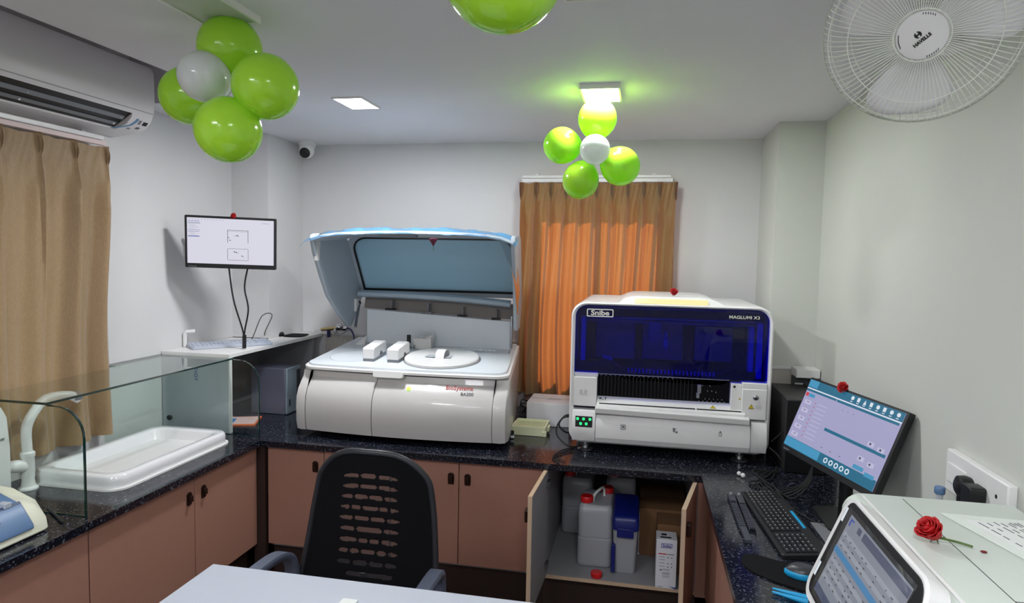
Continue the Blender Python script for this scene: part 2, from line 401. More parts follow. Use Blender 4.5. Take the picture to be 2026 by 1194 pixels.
# window sill under the back curtain
struct(B(-.76, .12, YB-.03, YB+.02, .885, .925), 'trim_7', wallp, bevel=.004)
struct(B(-.72, -.36, YB-.016, YB-.001, ZT, .88), 'trim_8', mat('sill_panel', (190, 170, 160), .5))

# ------------------------------------------------------------------ ceiling lamps
def lamp_light(name, loc, sx, sy, power, parent, col=(.965, .98, 1)):
    l = bpy.data.lights.new(name, 'AREA'); l.shape = 'RECTANGLE'; l.size = sx; l.size_y = sy; l.energy = power*LAMP; l.color = col
    o = bpy.data.objects.new(name, l); COL.objects.link(o); o.parent = parent; o.matrix_basis = world_of(parent).inverted() @ Matrix.Translation(loc); return o
def ceiling_lamp(label, x, y, sx, sy, th, lit, power=0, group=None):
    t = thing('ceiling_light', label, 'ceiling light', (x, y, ZC-th), group=group)
    o_ = [(-sx/2, -sy/2), (sx/2, -sy/2), (sx/2, sy/2), (-sx/2, sy/2)]; k = .008
    i_ = [(-sx/2+k, -sy/2+k), (sx/2-k, -sy/2+k), (sx/2-k, sy/2-k), (-sx/2+k, sy/2-k)]
    MB().ring(o_, i_, -.001, th, Matrix.Translation((x, y, ZC-th))).build('frame', white, t)
    B(x-sx/2+k, x+sx/2-k, y-sy/2+k, y+sy/2-k, ZC-th+.002, ZC-.001).build('diffuser', lampE if lit else lampOff, t)
    if power: lamp_light('lamp_glow', (x, y, ZC-th-.004), sx*.9, sy*.9, power, t)
    return t
ceiling_lamp('lit recessed white ceiling panel light, the one with no balloons under it', -1.385, 3.045, .155, .23, .006, True, 21)
ceiling_lamp('lit surface-mounted white ceiling light with green balloons right below it', -.195, 2.95, .17, .25, .022, True, 24)
ceiling_lamp('unlit white ceiling panel above the near left balloon cluster', -1.29, 1.74, .19, .36, .02, False)
ceiling_lamp('unlit ceiling panel cut off by the top edge right of the large green balloon', -.17, 1.72, .13, .33, .02, False)
for x, y, p in ((-1.5, .25, 17), (.2, .2, 17), (-1.0, -1.0, 14)):
    ceiling_lamp('lit square ceiling light behind the viewer', x, y, .45, .45, .012, True, p, 'ceiling lights behind the viewer')

# ------------------------------------------------------------------ worktop (one continuous slab round three walls)
mb = MB()
z0, z1 = ZT-.03, ZT
sx0, sx1, sy0, sy1 = -2.47, -2.07, 2.27, 2.95          # sink hole
mb.box(-1.915, .93-.012, 3.045, YB-.002, z0, z1)
mb.box(XL+.002, -1.915, sy1, YB-.002, z0, z1).box(XL+.002, sx0, sy0, sy1, z0, z1).box(sx1, -1.915, sy0, sy1, z0, z1).box(XL+.002, -1.915, .6, sy0, z0, z1)
mb.box(.30, XR-.002, .2, 3.045, z0, z1)
tag(mb.build('worktop', GRAN), 'speckled black granite worktop running round three walls on the rose brown cabinets', 'worktop')

# ------------------------------------------------------------------ cabinets
def handle(parent, x, y, z, axis):      # small dark bronze tab
    mb = MB()
    pr = [(-.014, -.028), (.014, -.028), (.016, -.01), (.016, .022), (.008, .03), (-.008, .03), (-.016, .022), (-.016, -.01)]
    M = frame((x, y, z), (1, 0, 0), (0, 0, 1)) if axis == 'y' else frame((x, y, z), (0, 1, 0), (0, 0, 1))
    s = 1
    mb.prism(pr, 0, .005*s, M)
    mb.prism([(-.010, -.012), (.010, -.012), (.008, .016), (-.008, .016)], .005*s, .018*s, M)
    return mb.build('handle', bronze, parent, bevel=.0015)
ZD0, ZD1 = .18, .705
def back_cabinet(x0, x1, seams, hands, label):
    t = thing('base_cabinet', label, 'cabinet', ((x0+x1)/2, 3.6, 0))
    MB().box(x0, x0+.016, 3.10, 4.17, .165, ZD1).box(x1-.016, x1, 3.10, 4.17, .165, ZD1).box(x0, x1, 4.15, 4.17, .165, ZD1).box(x0, x1, 3.10, 4.17, .165, .18).build('carcass', laminb, t)
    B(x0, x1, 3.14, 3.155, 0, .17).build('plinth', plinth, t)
    xs = [x0]+seams+[x1]
    for i in range(len(xs)-1):
        d = B(xs[i]+.002, xs[i+1]-.002, 3.08, 3.098, ZD0, ZD1).build('door', lamin, t, bevel=.0015)
        handle(d, hands[i], 3.08, .615, 'y')
back_cabinet(-1.895, -1.215, [-1.575], [-1.622, -1.535], 'rose brown two-door cabinet under the left half of the large grey analyser')
back_cabinet(-1.21, -.433, [-.853], [-.893, -.808], 'rose brown two-door cabinet right of the office chair, doors closed')
# handles face -y: frame n = a x b = (1,0,0)x(0,0,1) = (0,-1,0) -> positive depth is toward -y
def left_cabinet(ys, hands, label):
    t = thing('base_cabinet', label, 'cabinet', (-2.25, (ys[0]+ys[-1])/2, 0))
    MB().box(-2.53, -1.967, ys[0], ys[0]+.016, .165, ZD1).box(-2.53, -1.967, ys[-1]-.016, ys[-1], .165, ZD1).box(-2.545, -2.53, ys[0], ys[-1], .165, ZD1).box(-2.53, -1.967, ys[0], ys[-1], .165, .18).build('carcass', laminb, t)
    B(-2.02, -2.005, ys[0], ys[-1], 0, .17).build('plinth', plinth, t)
    for i in range(len(ys)-1):
        d = B(-1.963, -1.945, ys[i]+.002, ys[i+1]-.002, ZD0, ZD1).build('door', lamin, t, bevel=.0015)
        if hands[i]: handle(d, -1.945, hands[i], .615, 'x')
left_cabinet([1.993, 2.571, 3.06], [2.532, 2.63], 'rose brown two-door cabinet below the white sink')
left_cabinet([1.0, 1.5, 1.990], [1.46, 1.54], 'rose brown cabinet at the lower left corner, left of the sink cabinet')
struct(B(-1.963, -1.90, 3.062, 3.09, 0, ZD1), 'trim_9', plinth)
struct(B(.289, .352, 3.052, 3.078, .165, ZD1), 'trim_10', lamin)
# open cabinet
t = thing('open_base_cabinet', 'open grey-lined cabinet with both rose brown doors swung out, holding jerrycans', 'cabinet', (-.07, 3.6, 0))
MB().box(-.43, -.414, 3.08, 4.17, .164, ZD1).box(.285, .301, 3.08, 4.17, .164, ZD1).box(-.43, .301, 4.15, 4.17, .164, ZD1).box(-.414, .285, 3.08, 4.15, .164, .18).build('carcass', laminb, t)
B(-.43, .301, 3.074, 3.08, .164, .18).build('edge_band', edge, t)
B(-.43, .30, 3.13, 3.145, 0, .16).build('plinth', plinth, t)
def open_door(hx, hy, ex, ey, side, hang):
    a = Vector((ex-hx, ey-hy, 0)); L = a.length
    M = frame((hx, hy, ZD0), a, (0, 0, 1))
    d = MB().box(0, L, 0, ZD1-ZD0, *( (0, .018) if side > 0 else (-.018, 0)), M).build('door', lamin if hang else lamin, t, bevel=.001)
    s = side
    i0, i1 = (-.0015, 0) if side > 0 else (0, .0015)
    if side > 0: MB().box(.002, L-.002, .002, ZD1-ZD0-.002, .018, .0195, M).build('inner_face', laminb if hang else mat('door_back_brown', (110, 62, 52), .5), d)
    else: MB().box(.002, L-.002, .002, ZD1-ZD0-.002, -.0195, -.018, M).build('inner_face', laminb if hang else laminb, d)
    MB().box(L, L+.0015, 0, ZD1-ZD0, *((0, .018) if side > 0 else (-.018, 0)), M).box(0, L, ZD1-ZD0, ZD1-ZD0+.0015, *((0, .018) if side > 0 else (-.018, 0)), M).build('edge_band', edge, d)
    return d, M, L
d, M, L = open_door(-.424, 3.07, -.440, 2.69, -1, True)
# left door: frame n = a x z ; a ~ -y -> n ~ (-1,0,0): outer face is +n side here, inner (toward opening) at -n
mb = MB()
pr = [(-.014, -.028), (.014, -.028), (.016, -.01), (.016, .022), (.008, .03), (-.008, .03), (-.016, .022), (-.016, -.01)]
mb.prism(pr, 0, .018, M @ Matrix.Translation((L-.035, .43, 0))); mb.build('handle', bronze, d, bevel=.0015)
for zz in (.07, .47):
    MB().box(.01, .06, zz-.012, zz+.012, -.034, -.0195, M).build('hinge', steel, d)
# right door opens outward leaning left: outer face toward the right counter
t2 = Vector((.212-.285, 2.70-3.06, 0)); L = t2.length; M = frame((.285, 3.06, ZD0), t2, (0, 0, 1))
d = MB().box(0, L, 0, ZD1-ZD0, 0, .018, M).build('door', lamin, t, bevel=.001)
MB().box(.002, L-.002, .002, ZD1-ZD0-.002, .018, .0195, M).build('inner_face', laminb, d)
MB().box(L, L+.0015, 0, ZD1-ZD0, 0, .018, M).box(0, L, ZD1-ZD0, ZD1-ZD0+.0015, 0, .018, M).build('edge_band', edge, d)
MB().prism(pr, -.018, 0, M @ Matrix.Translation((L-.04, .43, 0))).build('handle', bronze, d, bevel=.0015)
# right run
t = thing('base_cabinet', 'rose brown cabinet under the right worktop, beside the open door', 'cabinet', (.6, 2.2, 0))
MB().box(.355, .90, 1.0, 1.02, .165, ZD1).box(.355, .90, 3.03, 3.05, .165, ZD1).box(.89, .905, 1.0, 3.05, .165, ZD1).box(.355, .9, 1.0, 3.05, .165, .18).build('carcass', laminb, t)
B(.38, .395, 1.0, 3.05, 0, .17).build('plinth', plinth, t)
for a, b in ((1.0, 1.5), (1.5, 2.0), (2.0, 2.5), (2.5, 3.05)):
    B(.334, .352, a+.002, b-.002, ZD0, ZD1).build('door', lamin, t, bevel=.0015)

# ------------------------------------------------------------------ things in the open cabinet
def jerrycan(x0, x1, y0, y1, h, label, mm=milky):
    t = thing('jerrycan', label, 'jerrycan', ((x0+x1)/2, (y0+y1)/2, .18), group=None)
    w, dd = x1-x0, y1-y0; cx, cy = (x0+x1)/2, (y0+y1)/2; R = []
    for s, z in ((.90, 0), (.98, .008), (1, .02), (1, h*.46), (.975, h*.47), (.975, h*.49), (1, h*.5), (1, h-.04), (.97, h-.015), (.86, h)):
        R.append([(a, b, .18+z) for a, b in rrect(w*s, dd*s, .028*s, 4, cx, cy)])
    MB().loft(R).build('body', mm, t)
    capz = .18+h
    for px, py in ((x0+.04, y0+.045), (x1-.035, y1-.05)):
        MB().lathe([(.024, capz-.004), (.024, capz+.010)], Matrix.Translation((px, py, 0)), 20).build('neck', milky, t)
        c = MB().lathe([(.031, capz+.006), (.032, capz+.010), (.032, capz+.030), (.029, capz+.035), (.02, capz+.036)], Matrix.Translation((px, py, 0)), 28).build('cap', redm, t)
    p0 = Vector((x0+.07, y0+.07, capz)); p1 = Vector((x1-.05, y1-.09, capz))
    MB().tube([p0+Vector((0, 0, -.005)), p0+Vector((.005, .006, .03)), p1+Vector((-.005, -.006, .045)), p1+Vector((0, 0, -.005))], .007, 8, sm=4).build('handle', white, t)
    return t
jerrycan(-.27, -.10, 3.20, 3.45, .315, 'milky white jerrycan with two red caps, the frontmost in the open cabinet')
jerrycan(-.395, -.225, 3.58, 3.82, .315, 'jerrycan with red caps at the back left of the open cabinet')
jerrycan(-.150, .010, 3.55, 3.79, .345, 'jerrycan with red caps and a tube at the back, behind the blue-lidded container')
# tubes from the back can
mb = MB(); mb.tube([(-.115, 3.60, .56), (-.12, 3.60, .60), (-.08, 3.64, .65), (-.03, 3.70, .64), (.02, 3.85, .70)], .004, 6, sm=6)
mb.tube([(-.11, 3.605, .56), (-.10, 3.60, .61), (-.05, 3.62, .66), (.03, 3.8, .70)], .004, 6, sm=6)
tag(mb.build('tubing', rubber), 'thin dark tubes leading out of the rearmost red cap in the open cabinet', 'tube')
# loose red cap
mb = MB(); mb.lathe([(.026, 0), (.028, .003), (.028, .022), (.024, .026)], Matrix.Translation((-.165, 3.11, .181)), 28)
tag(mb.build('bottle_cap', redm), 'loose red screw cap lying on the open cabinet floor', 'cap')
# blue lidded container
t = thing('storage_container', 'tall translucent container with a navy blue flip lid in the open cabinet', 'container', (-.035, 3.25, .18))
R = []
for s, z in ((.80, 0), (.84, .01), (.92, .12), (1.0, .25)):
    R.append([(a, b, .181+z) for a, b in rrect(.122*s, .25*s, .02, 4, -.034, 3.28)])
MB().loft(R).build('body', milky, t)
R = []
for s, z in ((1.06, .225), (1.06, .27), (1.0, .285), (.9, .292)):
    R.append([(a, b+0, .181+z+(b-3.15)*.12*(z > .26)) for a, b in rrect(.122*s, .25*s, .02, 4, -.034, 3.28)])
ld = MB().loft(R).build('lid', navy, t)
MB().box(-.074, .006, 3.135, 3.148, .375, .42).build('latch', navy, ld, bevel=.003)
MB().box(-.099, -.080, 3.15, 3.21, .19, .33).build('grip_strip', navy, t, bevel=.004)
# white reagent carton
t = thing('carton', 'narrow white printed carton standing in front of the brown boxes in the open cabinet', 'box', (.155, 3.11, .18))
B(.112, .206, 3.07, 3.17, .181, .415).build('box_body', cardw, t, bevel=.001)
FM = frame((.112, 3.0695, .181), (1, 0, 0), (0, 0, 1))
MB().ring([(.022, .195), (.072, .195), (.072, .216), (.022, .216)], [(.0245, .1975), (.0695, .1975), (.0695, .2135), (.0245, .2135)], 0, .0006, FM).build('logo_frame', inkblue, t)
text('logo', 'Snibe', .017, FM @ Matrix.Translation((.047, .1995, 0)), inkblue, t, align='CENTER', bold=.0004)
MB().box(.010, .046, .163, .168, 0, .0005, FM).build('red_print', inkred, t)
mb = MB().box(.048, .082, .164, .167, 0, .0005, FM)
for i, z in enumerate((.150, .136, .121, .105)):
    mb.box(.014, .040, z, z+.002, 0, .0004, FM)
    if i != 1: mb.box(.052, .057, z-.003, z+.002, 0, .0004, FM).box(.069, .074, z-.003, z+.002, 0, .0004, FM)
for z in (.092, .087, .076, .072, .068, .060, .054): mb.box(.030, .030+.03+.012*random.random(), z, z+.0015, 0, .0004, FM)
mb.box(.018, .028, .085, .091, 0, .0005, FM).box(.008, .035, .006, .008, 0, .0004, FM)
mb.build('fine_print', inkgrey, t)
MB().add([(.06, .012, .0005), (.094, .000, .0005), (.094, .008, .0005)], [(0, 1, 2)], FM).add([(.078, .004, .0006), (.094, .014, .0006), (.094, .011, .0006)], [(0, 1, 2)], FM).build('corner_print', inkblue, t)
MB().box(.13, .18, 3.09, 3.105, .415, .4156).box(.135, .16, 3.12, 3.14, .415, .4156).build('top_print', inkblack, t)
def plain_box(name, label, c, s, m, rz=0, cat='box', tape=None):
    R_ = Matrix.Rotation(rz, 3, 'Z'); t = thing(name, label, cat, c, R_)
    B(-s[0]/2, s[0]/2, -s[1]/2, s[1]/2, 0, s[2]).build('box_body', m, t, local=True, bevel=.002)
    MB().box(-s[0]/2-.0005, s[0]/2+.0005, -.001, .001, s[2]-.0, s[2]+.0008).build('flap_seam', inkgrey, t, local=True)
    if tape: MB().box(-.02, .02, -s[1]/2-.0006, s[1]/2, s[2], s[2]+.001).build('tape', tape, t, local=True)
    return t
plain_box('cardboard_box', 'larger brown cardboard box at the back right of the open cabinet', (.155, 3.60, .181), (.24, .40, .25), card)
plain_box('cardboard_box', 'small brown cardboard box right behind the white printed carton', (.195, 3.30, .181), (.15, .16, .245), card)
mb = B(.03, .075, 3.42, 3.60, .181, .40); mb.box(.028, .09, 3.40, 3.42, .181, .19)
tag(mb.build('leaflet_bundle', cardw, bevel=.002), 'grey white folded leaflets standing between the blue-lidded container and brown boxes', 'leaflets')

# ------------------------------------------------------------------ sink
t = thing('sink', 'white rectangular ceramic drop-in sink under the glass guard', 'sink', (-2.265, 2.61, ZT))
def rr3(w, d, r, z, cx=-2.262, cy=2.615): return [(a, b, z) for a, b in rrect(w, d, r, 6, cx, cy)]
R = [rr3(.395, .70, .05, ZT-.03), rr3(.43, .745, .065, ZT+.002), rr3(.435, .755, .07, ZT+.035), rr3(.43, .755, .07, ZT+.052), rr3(.415, .74, .065, ZT+.061), rr3(.35, .66, .055, ZT+.060), rr3(.335, .64, .05, ZT+.052), rr3(.31, .60, .05, ZT-.06), rr3(.27, .54, .05, ZT-.10)]
MB().loft(R, c0=False).build('basin', ceram, t, angle=60)
MB().loft([rr3(.455, .775, .075, ZT+.0005), rr3(.455, .775, .075, ZT+.008), rr3(.435, .757, .07, ZT+.010)]).build('rim', white, t)
MB().lathe([(.025, 0), (.03, .004), (.02, .006)], Matrix.Translation((-2.262, 2.62, ZT-.098)), 20).build('drain', chrome, t)
MB().lathe([(.012, 0), (.010, .003)], frame((-2.415, 2.52, ZT-.0), (0, 1, 0), (.14, 0, 1)), 16).build('overflow_hole', ceram, t)
# tap
t = thing('tap', 'white swan-neck tap standing on the worktop left of the sink', 'tap', (-2.42, 2.19, ZT))
MB().lathe([(.036, 0), (.036, .006), (.026, .014), (.022, .04), (.024, .05), (.024, .13), (.027, .135), (.027, .15), (.022, .155)], Matrix.Translation((-2.42, 2.19, ZT)), 24).build('base', white, t)
MB().tube([(-2.42, 2.19, ZT+.15), (-2.42, 2.19, ZT+.25), (-2.415, 2.225, ZT+.315), (-2.425, 2.29, ZT+.35), (-2.40, 2.37, ZT+.35), (-2.385, 2.41, ZT+.325)], .019, 14, sm=8).build('spout', white, t)
MB().lathe([(.021, 0), (.022, .02), (.017, .024)], frame((-2.385, 2.41, ZT+.335), (1, 0, 0), (0, .5, .87)) @ Matrix.Rotation(0, 4, 'X'), 16).build('nozzle', greypl, t)
MB().tube([(-2.42, 2.185, ZT+.09), (-2.425, 2.15, ZT+.105), (-2.435, 2.108, ZT+.11)], lambda u: .018+.008*math.sin(u*PI), 10, sm=4).build('lever', white, t)
# small white soap bottle / packet behind
t = thing('cloth_parcel', 'white parcel with small print at the left edge behind the tap', 'parcel', (-2.50, 2.03, ZT))
MB().loft([[(a, b, ZT+z) for a, b in rrect(.06*s, .075*s, .015, 4, -2.425, 2.066)] for s, z in ((.9, 0), (1, .02), (1, .2), (.85, .32), (.5, .36))]).build('wrap', white, t)
text('print', 'LEAF', .014, frame((-2.3945, 2.045, ZT+.235), (0, 1, 0), (0, 0, 1)), inkgrey, t)
# centrifuge-like device bottom left
t = thing('bench_device', 'small cream device with a blue grey hinged lid at the lower left corner', 'device', (-2.15, 1.78, ZT))
Rz = Matrix.Rotation(0, 3, 'Z')
prof = [(-2.40, .004), (-2.40, .12), (-2.30, .150), (-2.14, .140), (-2.045, .105), (-2.00, .045), (-1.992, .004)]
R = [[(-2.2+(x+2.2)*k, y, ZT+.001+z*k) for x, z in prof] for y, k in ((1.42, .95), (1.44, 1), (1.86, 1), (1.885, .95))]
MB().loft(R).build('body', cream, t, bevel=.006)
lp = [(-2.32, .150), (-2.30, .156), (-2.14, .147), (-2.039, .110), (-1.993, .046), (-1.990, .030), (-1.998, .030), (-2.006, .044), (-2.050, .100), (-2.14, .134), (-2.30, .145)]
R = [[(x, y, ZT+z) for x, z in lp] for y in (1.50, 1.82)]
ld = MB().loft(R).build('lid', bluegrey, t, bevel=.004)
MB().loft([[(x+.002, y, ZT+z+.002) for x, z in ((-2.052, .117), (-2.044, .110), (-2.046, .108), (-2.054, .115))] for y in (1.50, 1.82)]).build('lid_crease', mat('slate_line', (60, 78, 108), .5), ld)
MB().box(-2.075, -2.04, 1.76, 1.785, ZT+.112, ZT+.130).box(-2.075, -2.04, 1.56, 1.585, ZT+.112, ZT+.130).build('hinge', mat('clear_grey_hinge', (176, 184, 196), .4), ld, bevel=.002)
MB().tube([(-2.08, 1.68, ZT+.130), (-2.05, 1.70, ZT+.122), (-2.03, 1.68, ZT+.108), (-2.01, 1.715, ZT+.085)], .0045, 6, sm=4).build('latch', black, ld)

# pen on worktop
tag(MB().tube([(-2.16, 2.03, ZT+.006), (-1.99, 1.93, ZT+.006)], .0045, 8).build('pen', black), 'thin black pen lying on the worktop beside the cream device', 'pen')

# ------------------------------------------------------------------ glass guard over the sink
t = thing('glass_guard', 'clear green-edged glass sneeze guard standing over the white sink', 'glass guard', (-2.3, 2.56, ZT))
def endpane(y, nm, xb=-2.55):
    pts = [(xb, ZT), (-1.965, ZT)]
    for i in range(9):
        a = i/8*PI/2; pts.append((-1.965-.115+.115*math.cos(a), ZT+.405-.115+.115*math.sin(a)))
    pts += [(xb, ZT+.405)]
    g = MB().yprism(pts, y-.004, y+.004).build(nm, glass, t)
    e = MB(); n = len(pts)
    cen = (-2.3, ZT+.2)
    ring_in = [(p[0]+(cen[0]-p[0])*.0001, p[1]) for p in pts]
    # bright green edge strip: thin tube-like ribbon along the free edge
    free = [(-1.965, ZT)]+pts[2:11]+[(-2.12, ZT+.405)]
    rib = []
    for i, (x, z) in enumerate(free):
        a = free[max(i-1, 0)]; b = free[min(i+1, len(free)-1)]; tx, tz = b[0]-a[0], b[1]-a[1]; l = math.hypot(tx, tz); nx, nz = -tz/l, tx/l
        rib.append([(x-nx*.0005, y-.0042, z-nz*.0005), (x-nx*.0005, y+.0042, z-nz*.0005), (x+nx*.004, y+.0042, z+nz*.004), (x+nx*.004, y-.0042, z+nz*.004)])
    e.loft(rib).box(xb, -1.965, y-.0042, y+.0042, ZT, ZT+.0035)
    e.build('polished_edge', glassedge, g)
    return g
endpane(2.005, 'end_pane', -2.462); endpane(3.118, 'end_pane')
g = MB().zprism([(-2.462, 2.0), (-2.12, 2.0), (-2.12, 3.122), (-2.555, 3.122), (-2.555, 2.73), (-2.462, 2.73)], ZT+.406, ZT+.414).build('top_pane', glass, t)
MB().box(-2.462, -2.12, 1.9992, 2.002, ZT+.4055, ZT+.4145).box(-2.123, -2.1192, 2.0, 3.122, ZT+.4055, ZT+.4145).box(-2.555, -2.5515, 2.73, 3.122, ZT+.4055, ZT+.4145).build('polished_edge', glassedge, g)
g = B(-2.557, -2.549, 2.73, 3.11, ZT, ZT+.404).build('back_pane', glass, t)
MB().lathe([(.012, 0), (.014, .01), (.01, .014)], frame((-2.50, 3.113, ZT+.07), (1, 0, 0), (0, 0, 1)), 16).build('clamp', black, t)

# ------------------------------------------------------------------ shelf unit beyond the sink
t = thing('shelf_unit', 'white open shelf unit standing on the worktop in the back left corner', 'shelf', (-2.35, 3.7, ZT))
B(-2.556, -2.145, 3.125, 4.17, 1.150, 1.170).build('top_board', white, t, bevel=.001)
B(-2.556, -2.150, 3.130, 3.148, ZT+.001, 1.150).build('side_panel', mat('panel_grey', (182, 188, 196), .35), t)
B(-2.152, -2.145, 3.128, 3.150, ZT+.001, 1.150).build('edge_band', white, t)
B(-2.556, -2.16, 4.06, 4.078, ZT+.001, 1.150).build('end_panel', laminb, t)
B(-2.556, -2.55, 3.148, 4.06, ZT+.001, 1.150).build('back_panel', laminb, t)
text('scribble', 'SVOY', .03, frame((-2.36, 3.1295, 1.09), (1, 0, 0), (.2, 0, 1)) @ Matrix.Rotation(-PI/2, 4, 'Z'), inkblue, t)
# tower PC under it
def tower(name, label, x0, x1, y0, y1, z0, h, body, front, side, rz=0):
    t = thing(name, label, 'computer', ((x0+x1)/2, (y0+y1)/2, z0)); return t
t = thing('desktop_computer', 'silver blue tower computer under the white shelf unit', 'computer', (-2.19, 3.62, ZT), Matrix.Rotation(math.radians(0), 3, 'Z'))
B(-2.31, -2.085, 3.58, 3.74, ZT+.001, 1.02).build('case', mat('case_blue_grey', (120, 122, 140), .35, .3), t, bevel=.003)
f = B(-2.085, -2.07, 3.58, 3.74, ZT+.004, 1.022).build('front_panel', mat('case_front_silver', (160, 178, 190), .3, .4), t, bevel=.003)
B(-2.070, -2.067, 3.69, 3.73, ZT+.03, 1.00).build('port_strip', dkgrey, f)
B(-2.070, -2.067, 3.60, 3.615, ZT+.05, ZT+.09).build('side_slot', dkgrey, f)
# papers
t = thing('booklet', 'orange edged leaflet with a blue picture lying under the shelf unit', 'booklet', (-2.2, 3.3, ZT))
M = frame((-2.42, 3.19, ZT), (.93, .36, 0), (-.36, .93, 0))
MB().box(0, .33, 0, .20, .0005, .006, M).build('cover', orange, t)
MB().box(.01, .32, .02, .19, .006, .007, M).build('page', mat('pale_pink_page', (232, 200, 196), .6), t)
MB().box(.03, .2, .03, .15, .007, .0075, M).build('picture', bluepap, t)
# keyboard on the shelf
def keyboard(name, label, loc, rot, W, D, body, keym, rows=5, cols=18, strip=None, legend=None):
    t = thing(name, label, 'keyboard', loc, rot)
    MB().loft([[(a, b, 0) for a, b in rrect(W, D, .012, 3)], [(a, b, .010+(b/D+.5)*.012) for a, b in rrect(W, D, .012, 3)], [(a, b, .013+(b/D+.5)*.012) for a, b in rrect(W-.006, D-.006, .010, 3)]]).build('base', body, t, local=True)
    mb = MB(); lg = MB()
    for r in range(rows):
        for c in range(cols):
            if c in (14,) : continue
            if r == 0 and 3 < c < 10:
                if c != 4: continue
                wk = 6
            else: wk = 1
            x0 = -W/2+.012+c*(W-.024)/cols; x1 = x0+(W-.024)/cols*wk-.003; y0 = -D/2+.016+r*(D-.05)/rows; y1 = y0+(D-.05)/rows-.003
            zz = .013+((y0+y1)/2/D+.5)*.012
            mb.box(x0, x1, y0, y1, zz-.002, zz+.004)
            if legend: lg.box(x0+.003, x0+.008, y1-.007, y1-.003, zz+.004, zz+.0044)
    k = mb.build('keycaps', keym, t, local=True)
    if legend: lg.build('key_legends', legend, t, local=True)
    if strip: MB().box(-.07, .09, D/2-.022, D/2-.012, .022, .026).build('blue_strip', strip, t, local=True)
    return t
R3 = Matrix.Rotation(math.radians(41), 3, 'Z') @ Matrix.Rotation(math.radians(2), 3, 'X')
keyboard('keyboard', 'long pale grey keyboard lying on top of the white shelf unit', (-2.335, 3.42, 1.1715), Matrix.Rotation(math.radians(49), 3, 'Z'), .44, .14, mat('pale_keyboard', (178, 184, 198), .4), mat('pale_key', (190, 196, 210), .4))
t = thing('mouse', 'black mouse with its cable on the shelf unit at the right end', 'mouse', (-2.32, 3.96, 1.171))
MB().ball((-2.335, 3.92, 1.180), .038, 14, (1.1, 1.4, .75)).build('shell', black, t)
MB().box(-2.332, -2.328, 3.885, 3.90, 1.190, 1.199).build('wheel', dkgrey, t)
mb = MB().prism(rrect(.14, .18, .05, 6), 0, .004, frame((-2.235, 3.98, 1.171), (1, .2, 0), (-.2, 1, 0)))
tag(mb.build('mouse_mat', blackm), 'small black mouse mat on the white shelf unit beneath the black mouse', 'mouse mat')
tag(MB().tube([(-2.33, 3.86, 1.18), (-2.33, 3.76, 1.20), (-2.24, 3.70, 1.33), (-2.26, 3.62, 1.33), (-2.30, 3.58, 1.20), (-2.36, 3.60, 1.176)], .0028, 6, sm=8).build('cable', dkgrey), 'thin grey cable looping up from the shelf beside the black mouse', 'cable')
# monitor on the left wall
def monitor(label, loc, yawd, W, Hh, tilt, scr, bez=(.012, .012, .012, .024), rl=0):
    R_ = Matrix.Rotation(yawd, 3, 'Z') @ Matrix.Rotation(-tilt, 3, 'X') @ Matrix.Rotation(-rl, 3, 'Y')
    t = thing('monitor', label, 'monitor', loc, R_)       # local: x right, z up, -y toward viewer; origin bottom-left of screen
    l, r, tp, bt = bez
    MB().prism(rrect(W+l+r, Hh+tp+bt, .006, 3, W/2+(r-l)/2, Hh/2+(tp-bt)/2), -.004, .022, frame((0, 0, 0), (1, 0, 0), (0, 0, 1)) @ Matrix.Scale(-1, 4, (0, 0, 1))).build('housing', black, t, local=True)
    MB().box(0, W, -.0055, -.0038, 0, Hh).build('screen', scr, t, local=True)
    MB().box(W*.25, W*.75, .02, .034, Hh*.2, Hh*.75).build('rear_cover', black, t, local=True, bevel=.01)
    return t
def scr_rects(t, name, W, Hh, L, m, dy=-.0055):
    mb = MB()
    for (a, b, c, d) in L: mb.box(a*W, c*W, dy-.0006, dy, (1-d)*Hh, (1-b)*Hh)
    return mb.build(name, m, t, local=True)
W, Hh = .445, .247
t = monitor('wide black-framed monitor mounted on the left wall, showing a white page with two drawings', (-2.420, 3.169, 1.655), .386, W, Hh, -.078, scrW, rl=-.02)
scr_rects(t, 'screen_sidebar', W, Hh, [(.01, .10, .15, .13), (.01, .26, .15, .275)], scrGrey)
scr_rects(t, 'screen_blue_lines', W, Hh, [(.01, .40, .14, .415), (.01, .30, .14, .306), (.01, .07, .14, .078)], scrBlue)
L = [(.46, .24, .70, .248), (.46, .27, .70, .274), (.46, .24, .465, .52), (.697, .24, .702, .52), (.47, .40, .48, .42), (.53, .37, .60, .375), (.56, .35, .585, .365), (.48, .46, .50, .475),
     (.465, .65, .70, .656), (.46, .66, .464, .90), (.698, .66, .702, .90), (.468, .905, .694, .912), (.53, .71, .545, .73), (.55, .72, .57, .74), (.58, .74, .59, .75), (.62, .80, .635, .82), (.64, .82, .65, .83)]
scr_rects(t, 'screen_drawings', W, Hh, L, scrInk)
L = [(.02+i*.035, .03, .035+i*.035, .045) for i in range(12)]+[(.02, .145+.03*i, .09+.02*(i % 3), .153+.03*i) for i in range(9) if i not in (4,)]+[(.86+.025*i, .06, .875+.025*i, .08) for i in range(4)]
scr_rects(t, 'screen_toolbar', W, Hh, L, scrGrey)
text('maker_logo', 'Lenovo', .014, frame((.004, -.0045, -.020), (1, 0, 0), (0, 0, 1)), greypl, t, local=True)
mb = MB(); mb.box(.17, .27, .045, .055, .07, .19).tube([(.22, .055, .13), (.10, .12, .13), (-.045, .175, .13)], .014, 8)
mb.build('wall_arm', black, t, local=True)
mb = MB().tube([(-2.235, 3.262, 1.63), (-2.22, 3.28, 1.45), (-2.19, 3.32, 1.27), (-2.19, 3.33, 1.18)], .0045, 6, sm=8)
